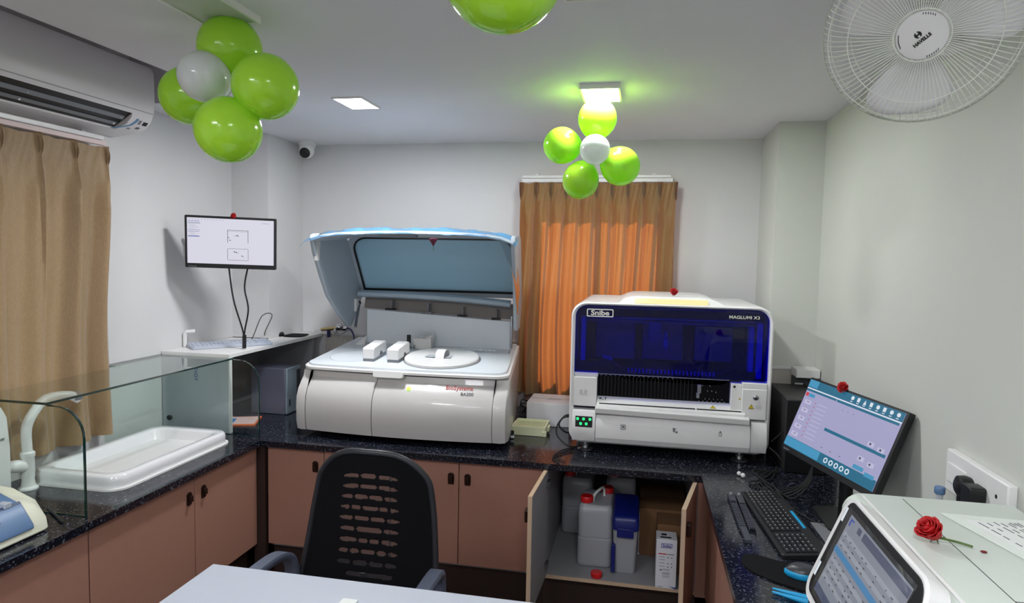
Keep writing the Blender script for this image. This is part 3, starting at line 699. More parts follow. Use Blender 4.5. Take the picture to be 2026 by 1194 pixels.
mb.tube([(-2.145, 3.30, 1.63), (-2.165, 3.30, 1.52), (-2.150, 3.31, 1.40), (-2.18, 3.32, 1.27), (-2.19, 3.33, 1.175)], .0045, 6, sm=8)
mb.tube([(-2.19, 3.33, 1.175), (-2.188, 3.33, 1.25)], .011, 8)
tag(mb.build('monitor_cables', rubber), 'two black cables hanging from the wall monitor to the shelf unit', 'cable')
t = thing('pipe_stub', 'short white pipe elbow sticking out of the left wall above the pale keyboard', 'pipe', (-2.54, 3.31, 1.2))
MB().tube([(-2.545, 3.30, 1.172), (-2.545, 3.30, 1.25), (-2.535, 3.305, 1.258), (-2.50, 3.33, 1.26)], .011, 10).build('elbow', white, t)
MB().lathe([(.011, 0), (.008, .001)], frame((-2.499, 3.331, 1.26), (0, 0, 1), (-.6, .8, 0)), 14).build('opening', dkgrey, t)

# ------------------------------------------------------------------ air conditioner
t = thing('air_conditioner', 'large white split air conditioner high on the left wall', 'air conditioner', (-2.45, 2.3, 2.27))
full = [(-2.557, 2.60), (-2.37, 2.602), (-2.34, 2.59), (-2.328, 2.565), (-2.325, 2.42), (-2.331, 2.375), (-2.347, 2.335), (-2.375, 2.305), (-2.42, 2.285), (-2.557, 2.268)]
notch = [(-2.557, 2.60), (-2.37, 2.602), (-2.34, 2.59), (-2.328, 2.565), (-2.325, 2.42), (-2.331, 2.375), (-2.338, 2.352), (-2.40, 2.40), (-2.455, 2.36), (-2.44, 2.282), (-2.557, 2.268)]
mb = MB(); mb.yprism(full, 2.70, 2.825); mb.yprism(notch, 1.90, 2.701)
mb.build('body', mat('ac_shell', (226, 222, 224), .35), t, angle=30)
MB().yprism([(-2.342, 2.354), (-2.40, 2.399), (-2.453, 2.36), (-2.443, 2.29)], 1.90, 2.699).build('air_outlet', black, t)
for (xa, za, xb, zb) in ((-2.368, 2.336, -2.380, 2.322), (-2.408, 2.308, -2.424, 2.300)):
    l = MB().yprism([(xa, za), (xa-.004, za+.004), (xb-.004, zb+.002), (xb, zb-.002)], 1.91, 2.685).build('louvre', greypl, t, bevel=.001)
    for y in (2.2, 2.67): MB().box(xa-.012, xa-.006, y-.003, y+.003, za-.01, za+.014).build('clip', white, l)
MB().yprism([(-2.3285, 2.372), (-2.3315, 2.374), (-2.3322, 2.370)], 1.9, 2.82).build('panel_seam', mat('seam_grey', (170, 168, 170), .5), t)
def onac(u):      # point on the lower curve of the shell, u 0..1 from front to back
    P = [(-2.331, 2.375), (-2.347, 2.335), (-2.375, 2.305), (-2.42, 2.285), (-2.50, 2.275)]
    k = min(int(u*4), 3); f_ = u*4-k; a, b = P[k], P[k+1]; n = Vector((b[1]-a[1], -(b[0]-a[0]))).normalized()
    return a[0]+(b[0]-a[0])*f_, a[1]+(b[1]-a[1])*f_
def acdecal(name, u0, u1, ya, yb, m, sl=0):
    mb = MB(); pts = []
    for i in range(9):
        u = u0+(u1-u0)*i/8; x, z = onac(u); off = .0015
        d = Vector((x+2.45, z-2.42)).normalized()*off; s_ = sl*(i/8)**2
        pts.append([(x+d.x, ya+s_, z+d.y), (x+d.x, yb+s_, z+d.y), (x, yb+s_, z), (x, ya+s_, z)])
    return mb.loft(pts).build(name, m, t)
acdecal('blue_decal', .25, .78, 2.735, 2.75, mat('decal_blue', (96, 140, 176), .4), -.07)
acdecal('display_window', .30, .42, 2.785, 2.812, inkblack)
acdecal('grey_label', .28, .42, 2.757, 2.772, greypl)
acdecal('rating_label', .52, .60, 2.77, 2.79, inkgrey)
acdecal('small_label', .62, .68, 2.735, 2.75, greypl)

# ------------------------------------------------------------------ curtains
def curtain(t, name, P0, P1, nrm, ztop, zbot, pleats, m, amp=.028, seed=1, foot=None):
    rnd = random.Random(seed); P0 = Vector(P0); P1 = Vector(P1); A = P1-P0; Nn = Vector(nrm)
    ph = [rnd.uniform(-.35, .35) for _ in range(pleats+2)]; am = [rnd.uniform(.6, 1.35) for _ in range(pleats+2)]
    wob = [rnd.uniform(-1, 1) for _ in range(6)]
    def fn(u, v):
        x = u*pleats; k = int(x); 
        d = abs((x % 1.0)-.5)*2                                  # 0 mid-pleat, 1 at pleat edges
        pin = math.exp(-((1-d)/.10)**2)
        head = max(0, 1-v/.085)
        below = min(1, max(0, (v-.05)/.16))
        q = 2*PI*(x+.18*math.sin(3*v+ph[k])*v*1.3)
        wave = math.cos(q)*.62+.28*math.cos(2*q+ph[k]*3+2.2*v)+.16*math.sin(.5*q+wob[0]*3)
        dep = below*amp*wave*am[k]*(1+.25*math.sin(5*v+wob[1]*4))+(1-below)*(.018*pin+.003*math.cos(q*3+v*40))
        dep += .006*math.sin(9*v+6*u+wob[2])*v
        lat = .010*math.sin(4*v+x*1.1+wob[3])*v
        p = P0+A*u+A.normalized()*lat+Nn*(dep+.03)
        return Vector((p.x, p.y, ztop+(zbot(u) if callable(zbot) else zbot)*0-(ztop-(zbot(u) if callable(zbot) else zbot))*v+.004*math.cos(q)*head))
    o = MB().grid(fn, pleats*22, 90).build('cloth', m, t, angle=70)
    # pinch pleat tucks
    for i in range(pleats+1):
        mb = MB()
        V_ = A.normalized(); c = P0+A*(i/pleats); H_ = [(0, .0), (.0, .05), (.0, .108)]
        rr_ = []
        for k in range(7):
            d = k/6; z = ztop+.004-.110*d; dep = .032+.018*math.sin(PI*min(1, d*1.1))**.7
            w2 = .013*(1-.55*d)
            rr_.append([c-V_*w2+Nn*.026+Vector((0, 0, z)), c-V_*w2*.8+Nn*dep+Vector((0, 0, z)), c-V_*w2*.25+Nn*(dep-.010)+Vector((0, 0, z)), c+Nn*(dep+.002)+Vector((0, 0, z)), c+V_*w2*.25+Nn*(dep-.010)+Vector((0, 0, z)), c+V_*w2*.8+Nn*dep+Vector((0, 0, z)), c+V_*w2+Nn*.026+Vector((0, 0, z))])
        mb.loft(rr_).build('pleat', m, t, angle=50)
    return o
t = thing('curtain', 'olive bronze pleated curtain glowing orange over the back window', 'curtain', (-.28, 4.12, .85))
curtain(t, 'c', (-.755, YB-.075, 0), (.190, YB-.075, 0), (0, -1, 0), 2.185, lambda u: .855-.02*u, 10, CURB, .046, 3)
MB().box(-.75, .17, YB-.105, YB-.085, 2.19, 2.212).build('heading_lining', white, t)
t = thing('curtain_rail', 'slim white curtain rail above the back window', 'curtain rail', (-.28, 4.18, 2.22))
MB().box(-.75, .16, YB-.11, YB-.07, 2.214, 2.232).build('rail', white, t, bevel=.003)
mb = MB()
for x in (-.66, .06): mb.box(x-.01, x+.01, YB-.08, YB, 2.224, 2.245)
mb.build('bracket', white, t)
t = thing('curtain', 'wide bronze satin curtain hanging over the left window behind the tap', 'curtain', (-2.5, 2.1, .85))
curtain(t, 'c', (XL+.020, 1.30, 0), (XL+.020, 2.72, 0), (1, 0, 0), 2.20, lambda u: .83+.0*u, 8, CURL, .033, 11)
MB().box(XL+.055, XL+.075, 1.4, 2.70, 2.205, 2.225).build('heading_lining', mat('pink_lining', (226, 206, 204), .6), t)
t = thing('curtain_rail', 'white curtain rail on the left wall below the air conditioner', 'curtain rail', (-2.5, 2.0, 2.23))
MB().box(XL+.04, XL+.075, 1.3, 2.69, 2.228, 2.25).build('rail', white, t, bevel=.004)
mb = MB()
for y in (1.8, 2.6): mb.box(XL, XL+.05, y-.01, y+.01, 2.235, 2.26)
mb.build('bracket', steel, t)

# ------------------------------------------------------------------ large grey analyser with the open lid
t = thing('chemistry_analyser', 'large pearl grey analyser with its lid propped open on the worktop', 'analyser', (-1.215, 3.55, ZT))
X0, X1 = -1.79, -.64
front = [(3.20, .770), (3.160, .775), (3.148, .82), (3.146, .90), (3.152, .955), (3.170, .995), (3.200, 1.028), (3.228, 1.055), (3.236, 1.085)]
def bow(x): u = (x-(-1.215))/.575; return .045*u*u        # plan curvature of the front
def skin(x0, x1, off=0.0, back=3.30, n=8, zt=0):
    R = []
    for i in range(n+1):
        x = x0+(x1-x0)*i/n; b = bow(x)+off
        R.append([(x, y+b, z) for y, z in front]+[(x, back, 1.085), (x, back, .770)])
    return MB().loft(R)
skin(-1.735, -1.349).build('front_door', silver, t, angle=30)
skin(-1.345, -.715, n=12).build('front_cover', silver, t, angle=30)
skin(-1.738, -.712, off=.006, back=3.92, n=12).build('chassis', dkgrey, t)
# side caps: outline in yz with a rounded nose and sloping rear
def cap(x0, x1, name):
    s = .05
    pr = [(3.236, .768), (3.194, .775), (3.181, .82), (3.179, .90), (3.185, .955), (3.203, .995), (3.233, 1.028), (3.261, 1.055), (3.270, 1.085), (3.30, 1.095), (3.94, 1.165), (3.96, 1.15), (3.96, 1.0), (3.90, .92), (3.84, .80), (3.82, .768)]
    k = x1 if abs(x1-X1) < .01 else x0; j = x0 if k == x1 else x1
    R = [[(j, y, z) for y, z in pr], [(j+(k-j)*.55, y, z) for y, z in pr], [(j+(k-j)*.9, 3.55+(y-3.55)*.985, .95+(z-.95)*.985) for y, z in pr], [(k, 3.55+(y-3.55)*.95, .95+(z-.95)*.95) for y, z in pr]]
    return MB().loft(R).build(name, silver, t, angle=35)
cap(-1.795, -1.738, 'side_panel'); sp = cap(-.712, -.640, 'side_panel')
MB().box(-.6415, -.6385, 3.72, 3.76, .93, .935).build('vent_slot', inkgrey, sp)
skin(-1.738, -1.735, off=-.0005, back=3.25, n=1).build('door_gap', dkgrey, t); skin(-.715, -.712, off=-.0005, back=3.25, n=1).build('door_gap', dkgrey, t)
# deck: sloped slab with rounded front corners, rim below
def slope(x, y, z): return (x, y+bow(x)*.6*max(0, 1-(y-3.2)/.3), z+(y-3.215)*.085)
def deckpoly(inset=0, n=10):
    x0, x1 = -1.79+inset, -.645-inset; y0, y1 = 3.213+inset, 3.965-inset; r = .07; P = []
    for i in range(n+1): P.append((x0+(x1-x0)*.5+(x1-x0)*(.5-.065)*(i/n*2-1), y0))
    for i in range(1, 7): a = -PI/2+i/6*PI/2; P.append((x1-r+r*math.cos(a), y0+r+r*math.sin(a)))
    P += [(x1, y1), (x0, y1)]
    for i in range(0, 6): a = PI+i/6*PI/2; P.append((x0+r+r*math.cos(a), y0+r+r*math.sin(a)))
    return P
deck = MB().loft([[(a, b, 1.092) for a, b in deckpoly(.012)], [(a, b, 1.096) for a, b in deckpoly()], [(a, b, 1.108) for a, b in deckpoly()], [(a, b, 1.112) for a, b in deckpoly(.006)]]).warp(slope).build('deck', white, t, angle=30)
MB().loft([[(a, b, 1.112) for a, b in deckpoly(.014)], [(a, b, 1.122) for a, b in deckpoly(.016)], [(a, b, 1.125) for a, b in deckpoly(.022)]]).warp(slope).build('work_surface', mat('deck_white', (214, 220, 226), .35), t, angle=30)
MB().prism(rrect(.165, .036, .012, 4, 0, 0), 0, .024, frame((-1.275, 3.215, 1.092), (1, 0, 0), (0, .25, 1))).build('latch_handle', white, t, bevel=.002)
# seam lines on the deck
def disc(cx, cy, r, z, h, nm, m, r2=None, par=None):
    return MB().lathe([(r, z), (r, z+h*.7), (r-.006, z+h)] if r2 is None else [(r, z), (r, z+h), (r2, z+h), (r2, z)], Matrix.Translation((cx, cy, 0)), 64, r2 is None, r2 is None).warp(slope).build(nm, m, par or t, angle=30)
disc(-1.06, 3.475, .215, 1.124, .018, 'rotor_cover', white)
disc(-1.055, 3.47, .223, 1.123, .0025, 'rotor_seam', greypl)
disc(-1.58, 3.43, .125, 1.1235, .002, 'reagent_lid', mat('deck_white', 0))
disc(-1.58, 3.43, .127, 1.1235, .0015, 'lid_seam', greypl)
mb = MB(); Pn = []
for i in range(9):
    a = PI*i/8; Pn.append([(x, 3.475-.065*math.cos(a), 1.158+.038*math.sin(a)+dz) for x, dz in ((-1.085, 0), (-1.035, 0), (-1.035, .006), (-1.085, .006))])
mb.loft(Pn); mb.build('cover_handle', white, t, angle=50)
MB().prism([(3.475-.058*math.cos(PI*i/8), .034*math.sin(PI*i/8)) for i in range(9)], 0, .006, frame((-1.04, 0, 1.160), (0, 1, 0), (0, 0, 1))).build('handle_web', greypl, t)
MB().box(-1.15, -1.0, 3.42, 3.53, 1.1635, 1.1655).build('cover_label', mat('light_grey', (180, 186, 192), .5), t)
for cx in (-1.445, -1.305):
    yz = [(3.335, 1.150), (3.335, 1.205), (3.345, 1.212), (3.50, 1.232), (3.515, 1.225), (3.515, 1.170), (3.47, 1.165), (3.46, 1.180), (3.43, 1.180), (3.42, 1.157)]
    a_ = MB().xprism(yz, cx-.033, cx+.033).build('arm_cover', white, t, bevel=.004)
    MB().xprism([(3.338, 1.130), (3.338, 1.150), (3.418, 1.157), (3.46, 1.166), (3.51, 1.170), (3.51, 1.158), (3.46, 1.150)], cx-.031, cx+.031).build('arm_base', greypl, a_)
# pipetting arm
pa = MB().xprism([(3.69, 1.19), (3.69, 1.225), (3.82, 1.255), (3.82, 1.215)], -1.325, -1.265).box(-1.325, -1.265, 3.68, 3.70, 1.185, 1.222)
pa = MB().box(-1.32, -1.24, 3.70, 3.74, 1.185, 1.225).add([(-1.24, 3.70, 1.195), (-1.24, 3.70, 1.235), (-1.20, 3.74, 1.25), (-1.20, 3.74, 1.205), (-1.24, 3.74, 1.195), (-1.24, 3.74, 1.235)], [(0, 1, 2, 3), (4, 5, 2, 3), (0, 4, 3), (1, 5, 2)]).build('pipetting_arm', offwhite, t, bevel=.003)
MB().cyl((-1.345, 3.70, 1.195), .012, .05).build('probe_head', black, t)
MB().cyl((-1.345, 3.70, 1.160), .010, .036).cyl((-1.320, 3.70, 1.160), .006, .04).build('probe_tip', chrome, t)
MB().box(-1.37, -1.285, 3.69, 3.73, 1.150, 1.166).build('wash_station', black, t)
mb = MB()
for k in range(5):
    mb.tube([(-1.31+.012*k, 3.71, 1.22), (-1.315+.02*k, 3.72, 1.262-.004*k), (-1.26+.012*k, 3.73, 1.262), (-1.225+.006*k, 3.73, 1.21)], .0022, 5, sm=6)
mb.build('fluid_tubes', mat('clear_tube', (205, 208, 210), .25), pa)
MB().add([(-1.30, 3.69, 1.165), (-1.205, 3.69, 1.165), (-1.205, 3.69, 1.235), (-1.30, 3.73, 1.165), (-1.205, 3.73, 1.165), (-1.205, 3.73, 1.235), (-1.30, 3.69, 1.19), (-1.30, 3.73, 1.19)],
         [(0, 1, 2, 6), (3, 7, 5, 4), (0, 3, 4, 1), (6, 2, 5, 7), (1, 4, 5, 2), (0, 6, 7, 3)]).build('arm_shroud', offwhite, t)
# bubble strip
rn = random.Random(4); mb = MB()
for i in range(40): mb.ball((-1.04+.25*rn.random(), 3.70+.05*rn.random(), 1.172), .011+.004*rn.random(), 7, (1.2, 1, .6))
o = mb.build('bubble_wrap', mat('bubble_wrap_white', (226, 232, 236), .2), None); tag(o, 'strip of crumpled white packing film at the back right of the open analyser deck', 'packing film'); o['kind'] = 'stuff'
# back panel
MB().add([(-1.655, 3.80, 1.165), (-.680, 3.78, 1.155), (-.680, 3.78, 1.338), (-1.655, 3.80, 1.382), (-1.655, 3.815, 1.165), (-.680, 3.795, 1.155), (-.680, 3.795, 1.338), (-1.655, 3.815, 1.382)],
         [(0, 1, 2, 3), (4, 7, 6, 5), (0, 4, 5, 1), (3, 2, 6, 7), (0, 3, 7, 4), (1, 5, 6, 2)]).build('back_panel', mat('deck_white', 0), t, bevel=.002)
MB().add([(-1.655, 3.80, 1.17), (-1.70, 3.72, 1.165), (-1.655, 3.80, 1.22), (-1.64, 3.72, 1.165)], [(0, 1, 2), (1, 3, 2), (0, 2, 3)]).build('gusset', white, t)
# lid shell (open)
lid = thing('x', '', '') if False else None
lx0, lx1 = -1.775, -.632
side = [(3.300, 1.800), (3.330, 1.72), (3.40, 1.60), (3.485, 1.475), (3.60, 1.38), (3.75, 1.275), (3.79, 1.27), (3.825, 1.30), (3.93, 1.42), (3.975, 1.47), (3.76, 1.80), (3.73, 1.832), (3.68, 1.842), (3.34, 1.828), (3.31, 1.82)]
side_r = [(3.300, 1.795), (3.36, 1.70), (3.46, 1.58), (3.52, 1.47), (3.56, 1.36), (3.62, 1.305), (3.80, 1.30), (3.825, 1.30), (3.93, 1.42), (3.975, 1.47), (3.76, 1.80), (3.73, 1.832), (3.68, 1.842), (3.34, 1.828), (3.31, 1.82)]
lidm = mat('lid_inner_grey', (176, 186, 196), .45)
outline = MB()
L1 = MB().xprism(side, lx0, lx0+.022).build('lid_side', lidm, t, bevel=.004)
L2 = MB().xprism(side_r, lx1-.022, lx1).build('lid_side', lidm, t, bevel=.004)
# front lip: bowed upward in the middle
R = []
for i in range(17):
    u = i/16*2-1; x = (lx0+lx1)/2+u*(lx1-lx0)/2*.985; z = .020*(1-u*u)-.026*abs(u)**8
    R.append([(x, 3.295, 1.812+z), (x, 3.30, 1.826+z), (x, 3.70, 1.846+z), (x, 3.72, 1.836+z), (x, 3.70, 1.828+z), (x, 3.31, 1.806+z)])
lip = MB().loft(R).build('lid_front', lidm, t, angle=50)
MB().box(-1.38, -1.17, 3.305, 3.35, 1.813, 1.829).build('lid_grip', greypl, lip, bevel=.003)
# window plate in the tilted top: local frame a = x, b = up the slope
pb = Vector((0, 3.955, 1.470)); ptp = Vector((0, 3.715, 1.845)); sl_ = (ptp-pb); SL = sl_.length
FW = frame((lx0, pb.y, pb.z), (1, 0, 0), sl_)
WW = lx1-lx0
oo = rrect(WW, SL, (.01, .01, .12, .12), 6, WW/2, SL/2); ii = rrect(WW-.085, SL-.055, (.006, .006, .10, .10), 6, WW/2, SL/2+.005)
i2 = rrect(WW-.107, SL-.077, (.004, .004, .09, .09), 6, WW/2, SL/2+.005)
MB().ring(oo, ii, -.012, .008, FW).build('lid_top_frame', lidm, t)
MB().ring(ii, i2, -.010, .010, FW).build('window_seal', black, t)
MB().prism(rrect(WW-.10, SL-.07, (.004, .004, .09, .09), 6, WW/2, SL/2+.005), -.003, .002, FW).build('lid_window', lidglass, t)
# hinge bar and ribbed compartment below the window
R = []
for i in range(13):
    u = i/12*2-1; x = -1.222+u*.518; dz = .010*(1-u*u)-.018*u
    R.append([(x, 3.86, 1.432+dz), (x, 3.845, 1.442+dz), (x, 3.845, 1.462+dz), (x, 3.86, 1.474+dz), (x, 3.90, 1.474+dz), (x, 3.90, 1.43+dz)])
hb = MB().loft(R).build('hinge_cover', mat('lid_bar_blue_grey', (168, 186, 200), .35), t)
MB().add([(-1.72, 3.905, 1.38), (-.69, 3.905, 1.34), (-.69, 3.93, 1.43), (-1.72, 3.93, 1.46), (-1.72, 3.92, 1.38), (-.69, 3.92, 1.34), (-.69, 3.94, 1.43), (-1.72, 3.94, 1.46)], [(0, 1, 2, 3), (4, 7, 6, 5), (0, 4, 5, 1), (3, 2, 6, 7), (0, 3, 7, 4), (1, 5, 6, 2)]).build('hinge_recess', mat('recess_taupe', (140, 132, 128), .5), t)
for k in range(4):
    x = -1.52+k*.24; z = 1.405-.012*k
    MB().box(x-.004, x+.004, 3.855, 3.91, z-.028, z+.03).build('rib', greypl, hb)
    MB().box(x-.03, x+.03, 3.83, 3.87, z-.028, z-.018).build('hinge_tab', black if k != 1 else greypl, hb)
for (a, b, c) in (((-1.745, 3.885, 1.412), (-1.715, 3.765, 1.272), 'l'), ((-.665, 3.60, 1.39), (-.675, 3.66, 1.20), 'r')):
    g = MB().tube([a, b], .009, 12).build('gas_strut', steel, t)
    if c == 'r': MB().tube([b, (-.690, 3.69, 1.155)], .004, 8).lathe([(.008, 0), (.010, .006), (.007, .014)], Matrix.Translation((-.690, 3.69, 1.148)), 12).build('strut_rod', steel, g)
    else: MB().ball(a, .013, 10).build('strut_pivot', dkgrey, g)
MB().box(-1.775, -1.74, 3.83, 3.87, 1.36, 1.44).build('strut_bracket', white, t, bevel=.003)
# feet
mb = MB()
for x in (-1.6, -.85):
    for y in (3.32, 3.80): mb.cyl((x, y, ZT), .03, .035)
    
mb.build('feet', black, t)
# marks
F0 = lambda x, z, y: frame((x, y, z), (1, 0, 0), (0, 0, 1))
def fy(x, z):   # y of the front skin
    for (ya, za), (yb, zb) in zip(front, front[1:]):
        if za <= z <= zb: return ya+(yb-ya)*(z-za)/(zb-za)+bow(x)
    return 3.2
def on_front(x, z):
    a = fy(x, z-.006); b = fy(x, z+.012); return frame((x, fy(x, z)-.004, z), (1, fy(x+.05, z)/.05-fy(x, z)/.05, 0), (0, b-a, .018))
text('maker_name', 'BioSystems', .034, on_front(-.968, 1.034), inkred, t, sx=.93)
text('model_mark', 'BA200', .026, on_front(-.884, 1.010), inkgrey, t, sx=.95)
MB().box(0, .018, 0, .018, 0, .002, on_front(-1.170, 1.022)).build('status_light', ledGY, t)
# blue film on the lid edge
rn = random.Random(5)
def film_pt(u, v):
    x = lx0-.02+u*(WW+.03); uu = u*2-1; z = 1.822+.024*(1-uu*uu)-.035*abs(uu)**10
    w_ = .003*math.sin(17*u+3*v)+.002*math.sin(43*u+5*v)+.001*math.sin(90*u)
    return Vector((x, 3.288+.10*v-.006*math.sin(40*u), z+.004+w_+.018*v-.016*(1-v)))
mb = MB().grid(film_pt, 120, 8).grid(lambda u, v: Vector((lx0-.018-.045*u, 3.288+.10*v*(1-.7*u), 1.772+.022+.018*v-.016*(1-v)-.05*u*u)), 10, 6)
def flap(u, v):     # loose flap down the right corner
    s = math.sin(PI*v)
    return Vector((lx1+.006-.09*(1-u)*(1-v)**2-.004*math.sin(9*v)+.006*math.sin(7*v+3*u)*u, 3.29+.20*v+.12*u+.006*math.sin(8*v+4*u), 1.812-.40*v-.01*u))
tag(mb.build('protective_film', filmb, angle=80), 'wrinkled blue protective film along the raised lid edge of the grey analyser', 'film')
tag(MB().grid(flap, 14, 40).build('protective_film', filmc, angle=80), 'loose clear bluish film hanging down the right side of the raised analyser lid', 'film')
MB().loft([[(-1.765+a*.0, 3.34+b, 1.80-c) for a, b, c in ((0, 0, .12), (0, .025, .12), (0, .04, .02), (0, .0, .0))], [(-1.748, 3.34+b, 1.80-c) for b, c in ((0, .12), (.025, .12), (.04, .02), (0, 0))]]).build('latch_plate', offwhite, t)

# the right flank of this analyser tapers toward the back
def taper(o, base):
    off = base+o.matrix_basis.translation
    if o.type == 'MESH':
        for v in o.data.vertices:
            x = v.co.x+off.x; y = v.co.y+off.y
            v.co.x -= .115*max(0, y-3.27)*max(0, min(1, (x+1.2)/.56))
    for c in o.children: taper(c, off)
bpy.context.view_layer.update()
taper(t, Vector((0, 0, 0)))
for o in list(bpy.data.objects):
    if o.name.startswith('protective_film') or o.name.startswith('bubble_wrap'): taper(o, Vector((0, 0, 0)))

# ------------------------------------------------------------------ white analyser with the blue window
t = thing('immunoassay_analyser', 'white analyser with a dark blue window standing on steel feet on the worktop', 'analyser', (.15, 3.6, ZT))
SX0, SX1, SZ0, SZ1 = -.337, .632, .785, 1.503
cx, cz, w_, h_ = (SX0+SX1)/2, (SZ0+SZ1)/2, SX1-SX0, SZ1-SZ0
FR = frame((0, 3.30, 0), (1, 0, 0), (0, 0, 1))           # n = -y ; depth toward viewer positive
oo = rrect(w_, h_, (.06, .06, .075, .075), 8, cx, cz); ii = rrect(w_-.042, h_-.030, (.05, .05, .062, .062), 8, cx, cz)
o2 = rrect(w_-.016, h_-.016, (.055, .055, .070, .070), 8, cx, cz)
mb = MB(); n = len(oo)
mb.loft([[(a, 3.315, b) for a, b in ii], [(a, 3.302, b) for a, b in ii], [(a, 3.295, b) for a, b in o2], [(a, 3.305, b) for a, b in oo], [(a, 3.98, b) for a, b in oo], [(a, 3.98, b) for a, b in ii], [(a, 3.315, b) for a, b in ii]], c0=False, c1=False)
mb.build('housing', white, t, angle=35)
MB().box(SX0+.03, SX1-.03, 3.96, 3.97, SZ0+.02, SZ1-.03).box(SX0+.024, SX0+.030, 3.36, 3.96, .96, 1.46).box(SX1-.030, SX1-.024, 3.36, 3.96, .96, 1.46).box(SX0+.03, SX1-.03, 3.36, 3.96, .955, .965).build('inner_lining', mat('inner_dark_blue', (128, 134, 156), .5), t)
# top hump
def hump(y0, y1, z0a, z0b):
    P = [(-.170, 0), (-.135, .002), (-.105, .012), (-.075, .030), (-.045, .041), (-.01, .044), (.30, .044), (.335, .041), (.37, .028), (.40, .012), (.43, .002), (.46, 0)]
    f_ = [(x, y0+.004+.030*dz/.044, SZ1-.010+dz) for x, dz in P]
    b_ = [(x, y1, SZ1-.006+dz*.8) for x, dz in P]
    return MB().loft([[(x, y0, SZ1-.010) for x, dz in P], f_, b_])
hp = hump(3.300, 3.97, 0, 0).build('top_hump', white, t, bevel=.006, angle=50)
LBF = frame((.149, 3.3145, 1.512), (1, 0, 0), (0, .034, .044))
MB().prism(rrect(.355, .028, .010, 5), -.004, .006, LBF).build('light_bar', barW, t)
# visor
vis = []
for i in range(7):
    v = i/6; z = 1.148+v*(1.474-1.148); y = 3.300+.012*max(0, (v-.6)/.4)**2
    vis.append((z, y))
mb = MB()
vz = rrect(SX1-SX0-.044, 1.486-1.146, (.004, .004, .055, .055), 8, cx, (1.486+1.146)/2)
mb.prism(vz, -.004, .002, FR); vs = mb.build('visor', visor, t)
MB().box(SX0+.03, SX1-.03, 3.312, 3.33, 1.472, 1.482).build('visor_header', navy, vs)
MB().ring(rrect(.132, .040, .006, 4, -.194, 1.449), rrect(.122, .030, .004, 4, -.194, 1.449), .002, .0032, FR).build('logo_frame', white, vs)
text('maker_name', 'Snibe', .034, FR @ Matrix.Translation((-.194, 1.438, .0025)), white, vs, align='CENTER', bold=.0009, sx=1.25, ext=.0008)
text('model_mark', 'MAGLUMI X3', .021, FR @ Matrix.Translation((.566, 1.444, .0025)), white, vs, align='RIGHT', bold=.0002, sx=1.15, ext=.0008)
# interior of the instrument
inn = mat('inner_grey_metal', (150, 156, 180), .4)
lav = mat('inner_pale', (206, 212, 235), .35)
MB().box(-.29, -.268, 3.35, 3.40, 1.16, 1.42).build('inner_pillar', lav, t); MB().box(.53, .553, 3.36, 3.42, 1.16, 1.40).build('inner_pillar', lav, t); MB().box(.565, .59, 3.34, 3.38, 1.15, 1.42).build('inner_pillar', lav, t)  # right pillars' pale colour stands in for the gleam along the visor edge
MB().box(-.30, .60, 3.50, 3.53, 1.385, 1.40).box(-.30, .60, 3.44, 3.455, 1.41, 1.42).build('gantry_rail', inn, t)
MB().box(.05, .11, 3.46, 3.52, 1.30, 1.40).box(.065, .08, 3.455, 3.46, 1.28, 1.38).box(.085, .115, 3.45, 3.465, 1.32, 1.345).build('gantry_head', inn, t)
MB().box(.125, .147, 3.44, 3.462, 1.27, 1.31).cyl((.136, 3.45, 1.31), .006, .04).cyl((.136, 3.45, 1.245), .003, .03).build('pipette_head', lav, t)
MB().box(-.24, -.02, 3.72, 3.76, 1.16, 1.39).box(.02, .24, 3.75, 3.80, 1.16, 1.38).box(.30, .50, 3.70, 3.74, 1.17, 1.36).build('inner_module', inn, t, bevel=.004)
MB().prism([(0, 0), (.05, -.012), (.052, .003), (.004, .018)], 0, .02, frame((-.182, 3.42, 1.208), (1, 0, 0), (0, 0, 1))).build('inner_label', white, t)
cr = [(-.31, 1.20), (-.16, 1.195), (-.12, 1.19), (-.08, 1.165), (-.03, 1.16), (.36, 1.155), (.41, 1.16), (.44, 1.175), (.48, 1.18), (.60, 1.18)]
MB().loft([[(x, 3.345, z-.05), (x, 3.345, z), (x, 3.42, z), (x, 3.42, z-.05)] for x, z in cr]).build('inner_fascia', mat('inner_black_fascia', (20, 22, 34), .3), t)
mb = MB()
for i in range(24): mb.box(-.05+i*.018, -.043+i*.018, 3.335, 3.344, 1.150, 1.170)
mb.build('cuvette_rack', lav, t)
# sample opening
MB().box(-.198, .447, 3.345, 3.35, 1.015, 1.146).box(-.198, .447, 3.35, 3.60, 1.010, 1.016).build('sample_bay', blackm, t)
mb = MB()
for i in range(26):
    x = -.185+i*.018
    mb.box(x, x+.0035, 3.338, 3.346, 1.025, 1.125)
mb.build('lane_dividers', mat('lane_black', (17, 17, 20), .4), t)
mb = MB(); mb.box(-.20, .44, 3.31, 3.316, 1.138, 1.142)
for i in range(27): mb.box(-.185+i*.0235, -.178+i*.0235, 3.309, 3.312, 1.150, 1.1535)
for i in range(16): mb.box(-.185+i*.0235, -.178+i*.0235, 3.334, 3.338, 1.128, 1.131)
for i in range(7):
    mb.box(.30+i*.02, .304+i*.02, 3.334, 3.345, 1.022, 1.026)
    if i < 5: mb.box(.33+i*.02, .333+i*.02, 3.334, 3.345, 1.034, 1.038)
for x, z in ((.315, 1.10), (.35, 1.10), (.34, 1.075), (.36, 1.075), (.38, 1.07)): mb.box(x, x+.004, 3.334, 3.345, z, z+.004)
mb.build('marker_lights', mat('marker_grey', (150, 152, 158), .4), t)
MB().box(.292, .310, 3.325, 3.345, 1.065, 1.108).box(.288, .303, 3.325, 3.345, 1.040, 1.066).build('tube_clamp', greypl, t, bevel=.002)
